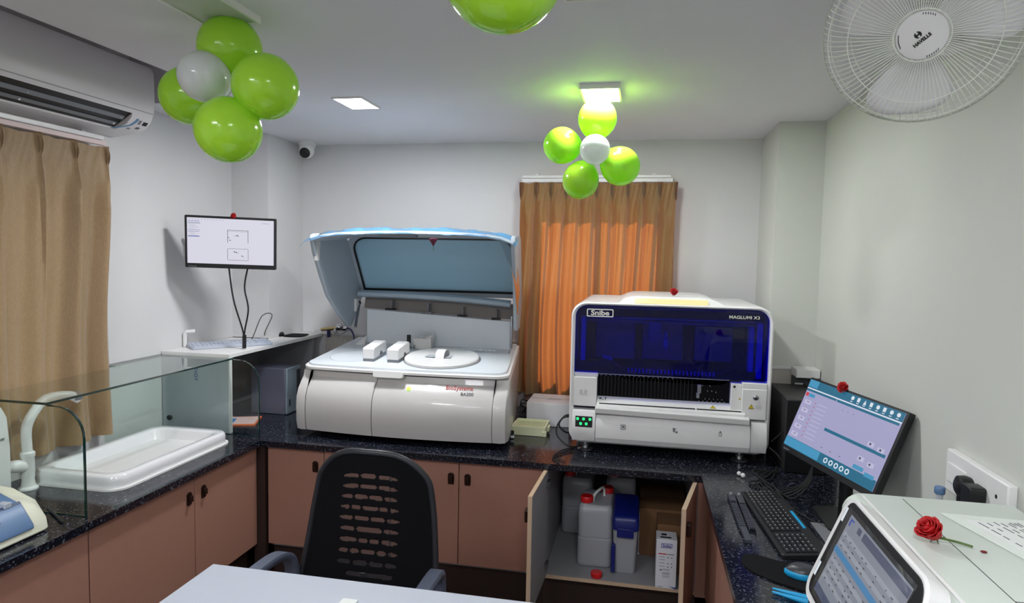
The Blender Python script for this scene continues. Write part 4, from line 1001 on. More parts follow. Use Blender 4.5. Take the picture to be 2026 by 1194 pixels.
lb = MB().box(-.318, -.200, 3.298, 3.36, .972, 1.122).box(-.316, -.196, 3.302, 3.37, 1.122, 1.146).build('left_cover', white, t, bevel=.004)
mb = MB().box(-.285, -.272, 3.2965, 3.298, 1.035, 1.055).box(-.262, -.25, 3.2965, 3.298, 1.035, 1.055); mb.build('faint_icons', mat('faint_grey', (200, 198, 200), .5), lb)
rb = MB().box(.497, .612, 3.285, 3.36, .958, 1.108).box(.497, .612, 3.290, 3.37, 1.108, 1.136).build('right_cover', white, t, bevel=.004)
MB().lathe([(.012, 0), (.013, .004), (.009, .007)], frame((.560, 3.285, 1.068), (1, 0, 0), (0, 0, 1)), 24).build('lock_barrel', steel, rb)
MB().box(.556, .564, 3.2765, 3.279, 1.066, 1.070).build('key_slot', inkblack, rb)
def warn(M, s, par):
    MB().prism([(-s, 0), (s, 0), (0, s*1.75)], 0, .0006, M).build('warning_triangle', yellow, par)
    k = MB(); k.ring([(-s, 0), (s, 0), (0, s*1.75)], [(-s*.8, s*.12), (s*.8, s*.12), (0, s*1.5)], .0006, .0010, M); k.box(-s*.08, s*.08, s*.45, s*1.1, .0006, .001, M).box(-s*.08, s*.08, s*.22, s*.36, .0006, .001, M); k.build('warning_sign', inkblack, par)
warn(frame((.541, 3.2845, 1.012), (1, 0, 0), (0, 0, 1)), .013, rb)
mb = MB()
for k in range(4): mb.box(.560, .590-.004*(k % 2), 3.2842, 3.285, 1.013+k*.005, 1.0145+k*.005)
mb.build('fine_print', mat('print_light_grey', (170, 168, 172), .6), rb)
MB().box(.447, .497, 3.300, 3.352, .985, 1.128).build('side_plate', white, t, bevel=.003)
MB().lathe([(.006, 0), (.005, .002)], frame((.463, 3.300, 1.112), (1, 0, 0), (0, 0, 1)), 12).build('screw', inkblack, t)
warn(frame((.489, 3.2995, 1.05), (1, 0, 0), (0, 0, 1)), .006, t); 
# sloping ledge with slot, drawer lip
dl = MB().add([(-.198, 3.27, .983), (.513, 3.27, .983), (.513, 3.345, 1.020), (-.198, 3.345, 1.020), (-.198, 3.27, .968), (.513, 3.27, .968), (.513, 3.345, .968), (-.198, 3.345, .968)], [(0, 1, 2, 3), (4, 7, 6, 5), (0, 4, 5, 1), (3, 2, 6, 7), (0, 3, 7, 4), (1, 5, 6, 2)]).build('front_ledge', white, t)
LF = frame((-.198, 3.27, .983), (1, 0, 0), (0, .075, .037))
MB().box(.012, .48, .018, .026, 0, .0012, LF).box(.487, .70, .018, .026, 0, .0012, LF).build('ledge_slot', inkblack, dl)
mb = MB().box(.010, .022, .055, .070, 0, .0012, LF).box(.026, .032, .052, .058, 0, .0012, LF).box(.036, .048, .066, .071, 0, .0012, LF).box(.040, .044, .052, .066, 0, .0012, LF).box(.66, .685, .055, .068, 0, .0012, LF).box(.652, .662, .048, .056, 0, .0012, LF)
mb.build('ledge_icons', inkgrey, dl)
warn(LF @ Matrix.Translation((.565, .034, .0)), .014, dl)
dr = MB().add([(-.203, 3.245, .978), (.532, 3.245, .966), (.532, 3.285, .974), (-.203, 3.285, .984), (-.203, 3.25, .950), (.532, 3.25, .938), (.532, 3.30, .938), (-.203, 3.30, .950)], [(0, 1, 2, 3), (4, 7, 6, 5), (0, 4, 5, 1), (3, 2, 6, 7), (0, 3, 7, 4), (1, 5, 6, 2)]).build('drawer_lip', white, t, bevel=.003)
lc = MB().xprism([(3.295, .795), (3.272, .800), (3.258, .825), (3.256, .87), (3.262, .905), (3.280, .936), (3.30, .948), (3.33, .948), (3.33, .795)], -.199, .538).build('lower_cover', white, t, angle=25)
MB().xprism([(3.30, .793), (3.278, .800), (3.266, .825), (3.264, .87), (3.272, .910), (3.285, .950), (3.31, .955), (3.33, .955), (3.33, .793)], -.318, -.2025).build('left_lower_cover', white, t, angle=25)
MB().xprism([(3.30, .793), (3.278, .800), (3.266, .825), (3.264, .87), (3.272, .910), (3.285, .945), (3.31, .950), (3.33, .950), (3.33, .793)], .5415, .615).build('right_lower_cover', white, t, angle=25)
MB().box(-.202, -.199, 3.27, 3.33, .795, .95).box(.538, .5415, 3.268, 3.33, .795, .95).box(-.318, .615, 3.31, 3.33, .952, .960).build('panel_gaps', greypl, t)
SF = frame((-.301, 3.2655, .872), (1, 0, 0), (0, .004, .058))
sc = MB().box(0, .085, 0, .055, 0, .0015, SF).build('status_screen', inkblack, t)
mb = MB()
for x, z in ((.004, .034), (.034, .034), (.066, .034), (.020, .010), (.048, .010)):
    mb.prism(rrect(.013, .014, .004, 3, x+.007, z+.007), .0015, .0024, SF)
mb.build('status_icons', ledG, sc)
mb = MB()
IF = frame((0, 3.2555, 0), (1, 0, 0), (0, .0, 1))
mb.ring(rrect(.024, .024, .003, 3, -.063, .888), rrect(.019, .019, .002, 3, -.063, .888), -.001, .0006, IF).box(-.068, -.058, .884, .893, -.001, .0006, IF)
mb.ring(rrect(.014, .018, .003, 3, .400, .884), rrect(.0105, .0145, .002, 3, .400, .884), -.001, .0006, IF).box(.397, .403, .893, .899, -.001, .0006, IF)
mb.box(.176, .190, .896, .899, -.001, .0006, IF).box(.178, .181, .880, .896, -.001, .0006, IF).box(.186, .188, .880, .896, -.001, .0006, IF).box(.192, .200, .876, .884, -.001, .0006, IF).box(.183, .185, .882, .896, -.001, .0006, IF)
mb.build('drawer_icons', inkgrey, lc)
for x in (-.252, .505):
    for y in (3.335, 3.90):
        MB().lathe([(.040, 0), (.042, .003), (.038, .007), (.016, .010), (.014, .022), (.022, .024), (.022, .030), (.013, .032), (.012, .06)], Matrix.Translation((x, y, ZT)), 28).build('foot', steel, t)

# ------------------------------------------------------------------ roses
def petals(c, r, axis, seed=1, name='rose', label='', stem=None, m=rosem, grp=None):
    rnd = random.Random(seed); c = Vector(c); ax = Vector(axis).normalized(); a = ax.orthogonal().normalized(); b = ax.cross(a)
    t = thing(name, label, 'rose', c-Vector((0, 0, r*.8)))
    mb = MB()
    for k in range(17):
        th = k*2.4; rad = r*(.10+.90*(k/17)**.75); ht = r*(1.15-.60*(k/17)); wd = .9 if k > 8 else 1.2
        cx = math.cos(th)*rad*.35; cy = math.sin(th)*rad*.35; j1 = rnd.uniform(-.15, .15)
        def fn(u, v, th=th, rad=rad, ht=ht, wd=wd, k=k, j1=j1):
            an = th+(u-.5)*2*wd*1.15; rr = rad*(.35+.65*v**.6)*(1-.25*(abs(u-.5)*2)**2)+r*.10*max(0, v-.75)*4*(k > 6)
            z = -r*.75+(ht+r*.6)*v*(1-.22*(abs(u-.5)*2)**2)-r*.12*max(0, v-.8)*5*(k > 8)
            z += r*.05*math.sin(5*u*PI+k)
            return c+a*rr*math.cos(an+j1)+b*rr*math.sin(an+j1)+ax*z
        mb.grid(fn, 6, 5)
    mb.build('flower', m, t, angle=60, solid=.0012)
    g = MB(); base = c-ax*r*.75
    for k in range(5):
        th = k*2*PI/5; d = a*math.cos(th)+b*math.sin(th)
        g.loft([[base+d*r*.12, base+d*r*.1-ax*.001], [base+d*r*.55-ax*r*.18+a*.001, base+d*r*.55-ax*r*.20]], closed=False)
        g.tube([base, base+d*r*.3-ax*r*.1, base+d*r*.6-ax*r*.08], lambda u: .0022*(1-u*.8), 5)
    if stem: g.tube([base]+[Vector(p) for p in stem], .0024, 7, sm=5)
    g.build('stem', stemm, t)
    return t
petals((.598, 1.452, 1.178), .028, (-.55, -.25, .65), 2, label='red rose with a green stem lying on the pale green white machine top', stem=[(.618, 1.452, 1.163), (.65, 1.455, 1.157), (.672, 1.44, 1.156)])
petals((.165, 3.375, 1.560), .021, (0, -.7, .6), 3, label='small red rose on top of the white analyser with the blue window')
petals((-2.187, 3.240, 1.914), .017, (0.1, -.9, .4), 4, label='small red rose on the top edge of the wall monitor')
rp = Matrix.Translation((0, 0, 0))
Mr = Matrix.Rotation(-1.17, 3, 'Z') @ Matrix.Rotation(-.370, 3, 'X') @ Matrix.Rotation(.047, 3, 'Y'); rp = Vector((.601, 2.814, .976))+Mr @ Vector((.188, -.008, .298))
petals(rp, .023, (-.6, -.6, .5), 5, label='red rose on the top edge of the tilted desktop monitor')
t = thing('wilted_rose', 'small dark wilted rose hanging from the raised lid of the grey analyser', 'rose', (-1.05, 3.29, 1.75))
MB().lathe([(.003, -.035), (.010, -.022), (.020, -.008), (.022, 0), (.014, .004)], Matrix.Translation((-1.065, 3.285, 1.805)), 9).build('flower', rosed, t)
MB().tube([(-1.065, 3.285, 1.775), (-1.065, 3.287, 1.745)], .0015, 6).build('stem', stemm, t)

# ------------------------------------------------------------------ between the analysers
t = plain_box('carton', 'white cardboard box between the two analysers, below the curtain', (-.505, 3.86, ZT+.001), (.25, .26, .135), cardw, 0)
MB().box(-.015, .03, -.1315, -.13, .115, .13).build('tear_tab', paper, t, local=True)
mb = MB()
for k in range(3): mb.box(-.03+.01*k, .06, -.03+.02*k, -.024+.02*k, .135, .1356)
mb.build('top_print', mat('print_light_grey', 0), t, local=True)
t = thing('foam_tray', 'pale ivory foam tube rack on the worktop in front of the white box', 'tray', (-.575, 3.58, ZT))
mb = MB(); x0, x1, y0, y1 = -.675, -.485, 3.50, 3.68
mb.box(x0+.01, x1-.01, y0+.01, y1-.01, ZT+.012, ZT+.04)
mb.ring(rrect(x1-x0, y1-y0, .006, 3, -.58, 3.59), rrect(x1-x0-.02, y1-y0-.02, .004, 3, -.58, 3.59), ZT+.001+.0, ZT+.052)
mb.box(x0, x0+.02, y0-.004, y0+.02, ZT+.001, ZT+.03).box(x1-.02, x1+.006, y0-.004, y0+.02, ZT+.001, ZT+.03).box(x1, x1+.012, 3.56, 3.62, ZT+.015, ZT+.04)
mb.build('rack_body', ivory, t, bevel=.002)
mb = MB()
for i in range(12):
    for j in range(8): mb.lathe([(.0045, 0), (.0045, .0015)], Matrix.Translation((x0+.022+i*.0135, y0+.025+j*.0185, ZT+.0395)), 8)
mb.build('tube_holes', mat('hole_olive', (176, 178, 132), .8), t)
t = thing('vial', 'tiny dark vial with a white label beside the ivory foam rack', 'vial', (-.672, 3.445, ZT))
MB().lathe([(.010, 0), (.011, .002), (.011, .022), (.008, .026)], Matrix.Translation((-.655, 3.43, ZT)), 18).build('body', dkgrey, t)
MB().lathe([(.0112, .006), (.0112, .018)], Matrix.Translation((-.655, 3.43, ZT)), 18, False, False).build('label', paper, t)
MB().lathe([(.010, .026), (.0105, .027), (.0105, .042), (.009, .043)], Matrix.Translation((-.655, 3.43, ZT)), 18).build('cap', mat('vial_cap_green', (14, 30, 22), .5), t)
mb = MB(); rn = random.Random(9)
for k in range(4):
    pts = [(-.72+.04*k, 3.98, ZT+.01)]
    for i in range(6): pts.append((-.72+.13*rn.random(), 3.92+.12*rn.random(), ZT+.01+.09*rn.random()))
    mb.tube(pts, .004, 6, sm=6)
tag(mb.build('cable_bundle', rubber), 'tangled black cables on the worktop between the grey analyser and the white box', 'cables')
mb = MB()
mb.tube([(-.325, 3.42, .885), (-.375, 3.40, .88), (-.405, 3.38, .84), (-.40, 3.36, .79), (-.33, 3.33, .748), (-.25, 3.40, .746)], .0045, 7, sm=8)
mb.tube([(-.325, 3.43, .892), (-.37, 3.42, .885), (-.40, 3.41, .84), (-.37, 3.42, .80), (-.325, 3.44, .79)], .0045, 7, sm=8)
mb.tube([(-.24, 3.36, .746), (-.31, 3.33, .746), (-.37, 3.25, .746), (-.395, 3.13, .746), (-.36, 3.085, .746)], .003, 7, sm=8)
mb.tube([(-.25, 3.33, .746), (-.33, 3.24, .7455), (-.385, 3.17, .7455), (-.37, 3.12, .7455), (-.33, 3.09, .7455)], .003, 7, sm=8)
tag(mb.build('power_cable', rubber), 'black cables looping out of the left side of the white analyser onto the worktop', 'cable')
# valve and pipes behind the grey analyser
t = thing('valve', 'small brass and steel valve with hoses on the back wall left of the grey analyser', 'valve', (-2.03, 4.15, 1.15))
MB().tube([(-2.13, 4.13, 1.20), (-2.02, 4.13, 1.215)], .012, 10).build('fitting', mat('brass', (190, 170, 120), .3, .8), t)
MB().tube([(-2.02, 4.13, 1.215), (-1.94, 4.13, 1.215)], .018, 12).ball((-1.99, 4.115, 1.225), .026, 10).box(-2.03, -2.015, 4.11, 4.14, 1.175, 1.21).tube([(-1.99, 4.13, 1.215), (-1.99, 4.198, 1.215)], .01, 8).build('valve_body', chrome, t)
MB().box(-2.08, -2.068, 4.11, 4.14, 1.15, 1.20).tube([(-1.94, 4.13, 1.215), (-1.90, 4.10, 1.21), (-1.86, 4.06, 1.17), (-1.845, 4.02, 1.13)], .006, 8, sm=4).build('lever', mat('deep_blue', (30, 34, 90), .4), t)
tag(MB().tube([(-2.12, 4.13, 1.20), (-2.17, 4.12, 1.19), (-2.22, 4.10, 1.12), (-2.225, 4.08, 1.0), (-2.20, 4.05, .86), (-2.18, 4.04, ZT+.006)], .006, 8, sm=6).build('white_hose', mat('translucent_hose', (214, 214, 208), .3)), 'pale hose curving down from the valve in the back left corner', 'hose')
tag(MB().tube([(-1.93, 4.12, 1.21), (-1.95, 4.05, 1.17), (-1.87, 3.985, 1.14), (-1.85, 3.98, 1.0), (-1.86, 3.985, ZT+.006)], .004, 8, sm=6).build('grey_hose', mat('hose_grey', (150, 150, 154), .3)), 'thin grey hose hanging behind the left corner of the grey analyser', 'hose')

# ------------------------------------------------------------------ right worktop: monitor, tower, keyboard
W, Hh = .500, .287
t = monitor('large tilted desktop monitor with a lavender and teal screen on the right worktop', (.601, 2.814, .976), -1.17, W, Hh, .370, scrLav, (.006, .012, .008, .022), -.047)
scr_rects(t, 'screen_header', W, Hh, [(0, 0, 1, .115), (0, .135, .355, .165), (.365, .135, .985, .168), (.36, .545, .985, .585), (0, .865, 1, 1)], scrTeal)
scr_rects(t, 'screen_light_bands', W, Hh, [(0, .118, 1, .133), (.02, .19, .03, .24)], scrIcon, -.0058)
scr_rects(t, 'screen_cyan_parts', W, Hh, [(0, .0, .11, .10), (0, .87, .42, .99), (.05, .19, .12, .24), (.76, .80, .86, .85), (.88, .83, .97, .88)], scrCyan, -.0062)
scr_rects(t, 'screen_red_tab', W, Hh, [(.012, .19, .045, .24)]+[(.155, .29+.06*i, .163, .303+.06*i) for i in range(9)], scrRed, -.0062)
icons = MB()
for i in range(8):
    c0 = .49+i*.064
    if i in (1, 3, 5): icons.box(c0*W, (c0+.026)*W, -.0068, -.0062, (1-.075)*Hh, (1-.02)*Hh)
    elif i == 2: icons.prism([(c0*W, (1-.08)*Hh), ((c0+.03)*W, (1-.08)*Hh), ((c0+.015)*W, (1-.02)*Hh)], .0062, .0068, frame((0, 0, 0), (1, 0, 0), (0, 0, 1)))
    else: icons.lathe([(.008, .0062), (.008, .0068)], frame(((c0+.015)*W, 0, (1-.048)*Hh), (1, 0, 0), (0, 0, 1)), 8)
    icons.box((c0+.002)*W, (c0+.024)*W, -.0068, -.0062, (1-.1)*Hh, (1-.09)*Hh)
for i in range(5): icons.lathe([(.0105, .0062), (.0105, .0068), (.006, .0068), (.006, .0062)], frame(((.50+i*.058)*W, 0, (1-.93)*Hh), (1, 0, 0), (0, 0, 1)), 18, False, False)
icons.build('screen_icons', scrIcon, t, local=True)
scr_rects(t, 'screen_list', W, Hh, [(.185, .29+.06*i, .30, .30+.06*i) for i in range(9)]+[(.03, .29+.12*i, .11, .35+.12*i) for i in range(5)]+[(.80, .47, .86, .53), (.90, .49, .96, .55), (.77, .68, .83, .74), (.87, .70, .93, .76)], scrLav2)
scr_rects(t, 'screen_marks', W, Hh, [(.82, .485, .835, .51), (.92, .505, .935, .53), (.785, .695, .80, .72), (.885, .715, .90, .74)]+[(.06, .31+.12*i, .085, .318+.12*i) for i in range(5)]+[(.45+.06*i, .24, .462+.06*i, .245) for i in range(3)]+[(.40+.1*i, .80, .42+.1*i, .806) for i in range(3)], scrInk, -.0062)
text('maker_logo', 'Lenovo', .012, frame((.008, -.0045, -.016), (1, 0, 0), (0, 0, 1)), greypl, t, local=True)
Mw = world_of(t)
ctr = Mw @ Vector((W/2, .035, .07))
foot = Vector((ctr.x+.035, ctr.y+.02, ZT))
MB().tube([ctr, ctr+Vector((.03, .01, -.05)), Vector((foot.x, foot.y, ZT+.01))], .024, 12, sm=4).build('stand', black, t)
MB().loft([[(a, b, ZT+z) for a, b in rrect(.17, .26, .03, 4, foot.x-.0, foot.y)] for z in (.001, .014)]).build('stand_base', black, t)
t = thing('desktop_computer', 'black tower computer standing behind the tilted desktop monitor', 'computer', (.76, 3.40, ZT))
B(.685, .86, 3.20, 3.62, ZT+.001, 1.085).build('case', mat('black_case', (44, 42, 44), .45), t, bevel=.004)
B(.686, .859, 3.193, 3.20, ZT+.004, 1.08).build('front_panel', black, t)
t = thing('adapter', 'small dark charger with a light label hanging on the wall behind the desktop monitor', 'adapter', (.82, 3.68, 1.05))
B(.80, .885, 3.63, 3.679, 1.02, 1.125).build('case', dkgrey, t, bevel=.006)
B(.81, .85, 3.628, 3.63, 1.04, 1.09).build('label', paper, t)
t = thing('cable_trunking', 'white trunking box on the back right corner above the black tower', 'trunking', (.87, 3.64, 1.12))
B(.80, .915, 3.56, 3.679, 1.128, 1.172).build('cover', white, t, bevel=.003)
# cables
mb = MB(); rn = random.Random(12)
for k in range(5):
    y = 3.0-.03*k
    mb.tube([(.66, 3.25-.02*k, ZT+.006), (.60-.02*k, 3.05, ZT+.010+.008*k), (.50+.02*k, 2.99-.03*k, ZT+.008+.006*k), (.56+.02*k, 2.90-.02*k, ZT+.008), (.70, 2.94-.03*k, ZT+.03+.01*k), (.77, 3.05, ZT+.08)], .0035, 7, sm=8)
mb.tube([(.64, 3.28, .86), (.67, 3.26, .90), (.682, 3.25, .92)], .004, 7, sm=4).tube([(.63, 3.28, .83), (.66, 3.26, .81), (.685, 3.24, .78)], .004, 7, sm=4)
mb.tube([(.60, 2.95, ZT+.02), (.57, 2.85, ZT+.05), (.62, 2.70, ZT+.008), (.72, 2.50, ZT+.006), (.80, 2.35, ZT+.006)], .0035, 7, sm=8)
tag(mb.build('cable_bundle', rubber), 'black cables coiled on the worktop beneath the tilted desktop monitor', 'cables')
t = thing('connector', 'tiny white connector lying on the worktop in front of the right steel foot', 'connector', (.475, 3.08, ZT))
MB().ball((.470, 3.095, ZT+.010), .010, 8).ball((.484, 3.070, ZT+.010), .011, 8).build('shell', white, t)
KA = Vector((.474, 2.86, 0)); KB = Vector((.458+.0, 2.233, 0)); ang = math.atan2((KB-KA).y, (KB-KA).x)
# keyboard: long side runs toward the viewer; its back (top row) side faces +x
kd = Vector((.575, 2.255, 0))-Vector((.525, 2.865, 0)); a_ = kd.normalized(); RK = Matrix((a_, Vector((0, 0, 1)).cross(a_), Vector((0, 0, 1)))).transposed()
t = keyboard('keyboard', 'black full-size keyboard with a cyan strip on the right worktop', (.540, 2.55, ZT+.001), RK, .60, .155, mat('kb_black', (22, 22, 26), .45), mat('key_black', (30, 30, 34), .4), 6, 20, cyanp, mat('legend_white', (190, 190, 195), .5))
# slotted plastic piece left of it
for s_, x, lb in ((0, .382, 'dark grey slotted plastic clip left of the black keyboard, nearer the cabinet edge'), (1, .414, 'dark grey slotted plastic clip lying right against the black keyboard')):
    t = thing('slotted_clip', lb, 'clip', (x+.013, 2.6, ZT))
    mb = MB().box(x, x+.026, 2.72-.02*s_, 2.80, ZT+.001, ZT+.016)
    for k in range(13): mb.box(x, x+.026, 2.47+.018*k-.01*s_, 2.479+.018*k-.01*s_, ZT+.004, ZT+.014)
    mb.box(x, x+.003, 2.44, 2.74, ZT+.001, ZT+.014).box(x+.023, x+.026, 2.44, 2.74, ZT+.001, ZT+.014)
    if s_ == 0: mb.box(x+.003, x+.026, 2.34, 2.46, ZT+.001, ZT+.014)
    mb.build('clip_body', mat('slot_grey', (64, 66, 76), .4), t, bevel=.001)
    MB().ball((x+.013, 2.785, ZT+.018), .008, 8).build('stud', greypl, t)
P_ = [(.36, 2.23), (.40, 2.25), (.50, 2.21), (.66, 2.22), (.70, 2.15), (.69, 1.98), (.62, 1.96), (.50, 2.03), (.43, 2.07), (.375, 2.12), (.352, 2.18)]
sp = spline([(x, y, 0) for x, y in P_]+[(P_[0][0], P_[0][1], 0)], 4)[:-1]
tag(MB().zprism([(p.x, p.y) for p in sp], ZT+.0005, ZT+.005).build('mouse_mat', blackm), 'black wrist-rest mouse mat under the cyan and black mouse', 'mouse mat')
t = thing('mouse', 'black wireless mouse with a bright cyan rim on the right worktop', 'mouse', (.52, 2.12, ZT))
R = []
def mouse_ring(s, z, dx=0): return [(a+dx, b, ZT+z) for a, b in [(.525+(p[0])*s, 2.125+(p[1])*s) for p in [(.048*math.cos(q)*(1.15 if math.cos(q) < 0 else 1.0), .033*math.sin(q)*(1-.18*math.cos(2*q))) for q in [2*PI*i/24 for i in range(24)]]]]
MB().loft([mouse_ring(.92, .005), mouse_ring(1.0, .010), mouse_ring(1.0, .020), mouse_ring(.93, .024)]).build('rim', cyanp, t)
MB().loft([mouse_ring(.92, .0238), mouse_ring(.86, .030), mouse_ring(.70, .037), mouse_ring(.40, .041), mouse_ring(.1, .042)]).build('shell', mat('mouse_grey', (56, 58, 62), .35), t)
tag(MB().tube([(.410, 1.990, ZT+.009), (.50, 1.948, ZT+.010)], lambda u: .003+.006*u, 10).build('pen_cap', cyanp), 'cyan tapered pen cap on the right worktop, the nearer of the two', 'pen cap')
tag(MB().tube([(.415, 2.012, ZT+.009), (.505, 1.973, ZT+.010)], lambda u: .003+.006*u, 10).build('pen_cap', cyanp), 'cyan tapered pen cap on the right worktop, the one closer to the mouse mat', 'pen cap')
t = thing('sticky_notes', 'bright cyan pad at the bottom edge beside the touchscreen machine', 'notepad', (.52, 1.90, ZT))
B(.485, .60, 1.80, 1.925, ZT+.004, ZT+.018).build('pad', cyanp, t)
B(.478, .49, 1.83, 1.93, ZT+.001, ZT+.004).build('backing', white, t)
B(.485, .60, 1.80, 1.925, ZT+.0005, ZT+.004).build('sheet', white, t)
t = thing('flat_pad', 'flat grey tablet-like plate on the worktop between keyboard and touchscreen machine', 'plate', (.70, 2.5, ZT))
MB().zprism([(.655, 2.58), (.80, 2.56), (.82, 2.10), (.672, 2.12)], ZT+.001, ZT+.008).build('plate', mat('plate_grey', (120, 122, 126), .35), t, bevel=.002)
t = thing('sample_tube', 'small tube with a blue cap behind the white touchscreen machine', 'tube', (.822, 1.965, ZT))
MB().cyl((.835, 1.985, ZT), .009, .345).build('tube_body', milky, t)
MB().lathe([(.012, .345), (.0135, .348), (.0135, .362), (.012, .365)], Matrix.Translation((.835, 1.985, ZT)), 18).build('cap', bluegrey, t)

# ------------------------------------------------------------------ wall socket and plugs
t = thing('wall_socket', 'white wall socket plate on the right wall behind the touchscreen machine', 'socket', (XR, 1.94, 1.12))
B(.897, XR, 1.775, 2.105, 1.065, 1.185).build('plate', white, t, bevel=.004)
B(.893, .898, 1.98, 2.085, 1.095, 1.150).build('switch', white, t, bevel=.002)
mb = MB()
for y, z in ((1.826, 1.14), (1.838, 1.108), (1.812, 1.108)): mb.lathe([(.0055, 0), (.005, .001)], frame((.897, y, z), (0, -1, 0), (0, 0, 1)), 12)
mb.build('pin_holes', inkblack, t)
mb = MB()
for i, (y, z) in enumerate(((1.955, 1.120), (1.895, 1.115))):
    q = thing('plug', ('black round plug, the left of the two in the right wall socket', 'black square plug, the right of the two in the right wall socket')[i], 'plug', (.87, y, z))
    if i == 0: MB().lathe([(.026, 0), (.030, .012), (.028, .030), (.018, .036)], frame((.897, y, z), (0, -1, 0), (0, 0, 1)), 20).build('body', black, q)
    else: MB().prism(rrect(.052, .056, .008, 3), 0, .04, frame((.897, y, z), (0, -1, 0), (0, 0, 1))).build('body', black, q, bevel=.003)
    MB().tube([(.875, y, z-.02), (.872, y+.005, z-.06), (.880, y+.012, z-.12), (.885, y+.02, ZT+.02)], lambda u: .011-.006*min(1, u*3), 8, sm=5).build('cord', rubber, q)

# ------------------------------------------------------------------ white machine with the tilted touchscreen (lower right)
t = thing('touchscreen_analyser', 'white benchtop machine with a tilted touchscreen at the lower right corner', 'analyser', (.72, 1.3, ZT))
MX0, MX1, MY0, MY1, MZ = .510, .905, .75, 1.742, 1.152
pr = [(MX0+.01, ZT+.012), (MX0, ZT+.03), (MX0, MZ-.05)]+[(MX0+.045-.045*math.cos(a), MZ-.045+.045*math.sin(a)) for a in [PI/2*i/6 for i in range(1, 7)]]+[(MX1-.02, MZ), (MX1, MZ-.02), (MX1, ZT+.012)]
R = [[(x if x > .55 else x+.02, MY0, z) for x, z in pr], [(x, MY0+.02, z) for x, z in pr], [(x, MY1-.012, z) for x, z in pr], [(.70+(x-.70)*.975, MY1, ZT+(z-ZT)*.985) for x, z in pr]]
MB().loft(R).build('body', mat('machine_shell', (214, 222, 214), .32), t, angle=30)
MB().box(.640, .6415, MY0+.05, MY1-.03, MZ-.0005, MZ+.0006).box(.6415, .90, 1.222, 1.2235, MZ-.0005, MZ+.0006).build('top_seams', dkgrey, t)
MB().box(MX0+.036, MX0+.044, MY0+.02, MY1-.03, MZ-.001, MZ+.0025).build('edge_bead', white, t, bevel=.001)
# screen housing
hb = frame((.4185, 1.600, .963), (0, -1, 0), (.0815, 0, .207)); SW, SH = .415, .2225
MB().loft([[tuple(hb @ Vector((a, b, 0-.035))) for a, b in rrect(SW+.015, SH+.020, .040, 7, SW/2-.006, SH/2-.004)], [tuple(hb @ Vector((a, b, .004))) for a, b in rrect(SW+.032, SH+.036, .045, 7, SW/2-.008, SH/2-.006)], [tuple(hb @ Vector((a, b, .010))) for a, b in rrect(SW+.026, SH+.030, .042, 7, SW/2-.008, SH/2-.006)]]).build('screen_housing', white, t, angle=30)
bz = MB().prism(rrect(SW+.004, SH+.010, (.028, .04, .045, .028), 7, SW/2+.003, SH/2), .0095, .0125, hb).build('bezel', black, t)
sw, sh = SW-.075, SH-.030
SB = hb @ Matrix.Translation((.042, .012, .0125))
sc = MB().box(0, sw, 0, sh, 0, .0008, SB).build('screen', scrTab, t)
def srects(name, L, m, z=.0008):
    mb = MB()
    for a, b, c, d in L: mb.box(a*sw, c*sw, (1-d)*sh, (1-b)*sh, z, z+.0004, SB)
    mb.build(name, m, sc)
srects('screen_stripes', [(.02, .20+.11*i, .98, .25+.11*i) for i in range(6)], scrTab2)
srects('screen_blue_bar', [(.0, .40, 1.0, .47)], scrTabB, .0013)
srects('screen_slate', [(.28, .02, 1.0, .11), (0, .90, .55, 1.0), (.18, .03, .24, .10)], scrTabD, .0013)
srects('screen_logo', [(.03, .03, .05, .12), (.05, .03, .09, .05)], scrBlue, .0013)
rn = random.Random(3)
srects('screen_text', [(x, y, x+.012+.02*rn.random(), y+.012) for y in (.23, .29, .35, .52, .58, .64, .70, .78) for x in (.06, .16, .24, .38, .45, .62, .78, .86)], scrInk, .0014)
srects('white_tabs', [(-.115, -.02, -.085, .16), (-.115, .72, -.085, .90)], scrIcon, -.0)
def crumple(u, v):
    a = -.012+u*(sw+.036-.012); b = -.008+v*(sh+.02)
    e = min(u, 1-u, v, 1-v); k = max(0, 1-e/.10)
    return SB @ Vector((a, b, .0035+.0012*k*math.sin(13*u+5*v)*math.cos(11*v-5*u)+.0008*k))
MB().grid(crumple, 60, 40).build('screen_film', clear('screen_film', (240, 242, 246), 0.035, 0.06, 0.03, (220, 225, 230)), t, angle=80)
# paper in a sleeve on the machine
t = thing('printed_sheet', 'white printed sheet in a clear sleeve lying on the touchscreen machine', 'paper', (.8, 1.4, MZ))
MS = frame((.688, 1.625, MZ), (.35, -1, 0), (1, .12, 0)) 
M2 = frame((.70, 1.61, MZ+.001), (.18, -1, 0), (1, .18, 0))
MB().add([(.688, 1.632, MZ+.001), (.90, 1.625, MZ+.001), (.90, 1.18, MZ+.001), (.80, 1.20, MZ+.001), (.688, 1.632, MZ+.0018), (.90, 1.625, MZ+.0018), (.90, 1.18, MZ+.0018), (.80, 1.20, MZ+.0018)], [(0, 3, 2, 1), (4, 5, 6, 7), (0, 1, 5, 4), (1, 2, 6, 5), (2, 3, 7, 6), (3, 0, 4, 7)]).build('sleeve', mat('sleeve_white', (226, 232, 226), .25), t)
MB().add([(.725, 1.60, MZ+.0019), (.895, 1.59, MZ+.0019), (.895, 1.22, MZ+.0019), (.815, 1.24, MZ+.0019), (.725, 1.60, MZ+.0023), (.895, 1.59, MZ+.0023), (.895, 1.22, MZ+.0023), (.815, 1.24, MZ+.0023)], [(0, 3, 2, 1), (4, 5, 6, 7), (0, 1, 5, 4), (1, 2, 6, 5), (2, 3, 7, 6), (3, 0, 4, 7)]).build('sheet', paper, t)
PF = frame((.742, 1.592, MZ+.0024), (.22, -1, 0), (1, .22, 0))
mb = MB(); rn = random.Random(8)
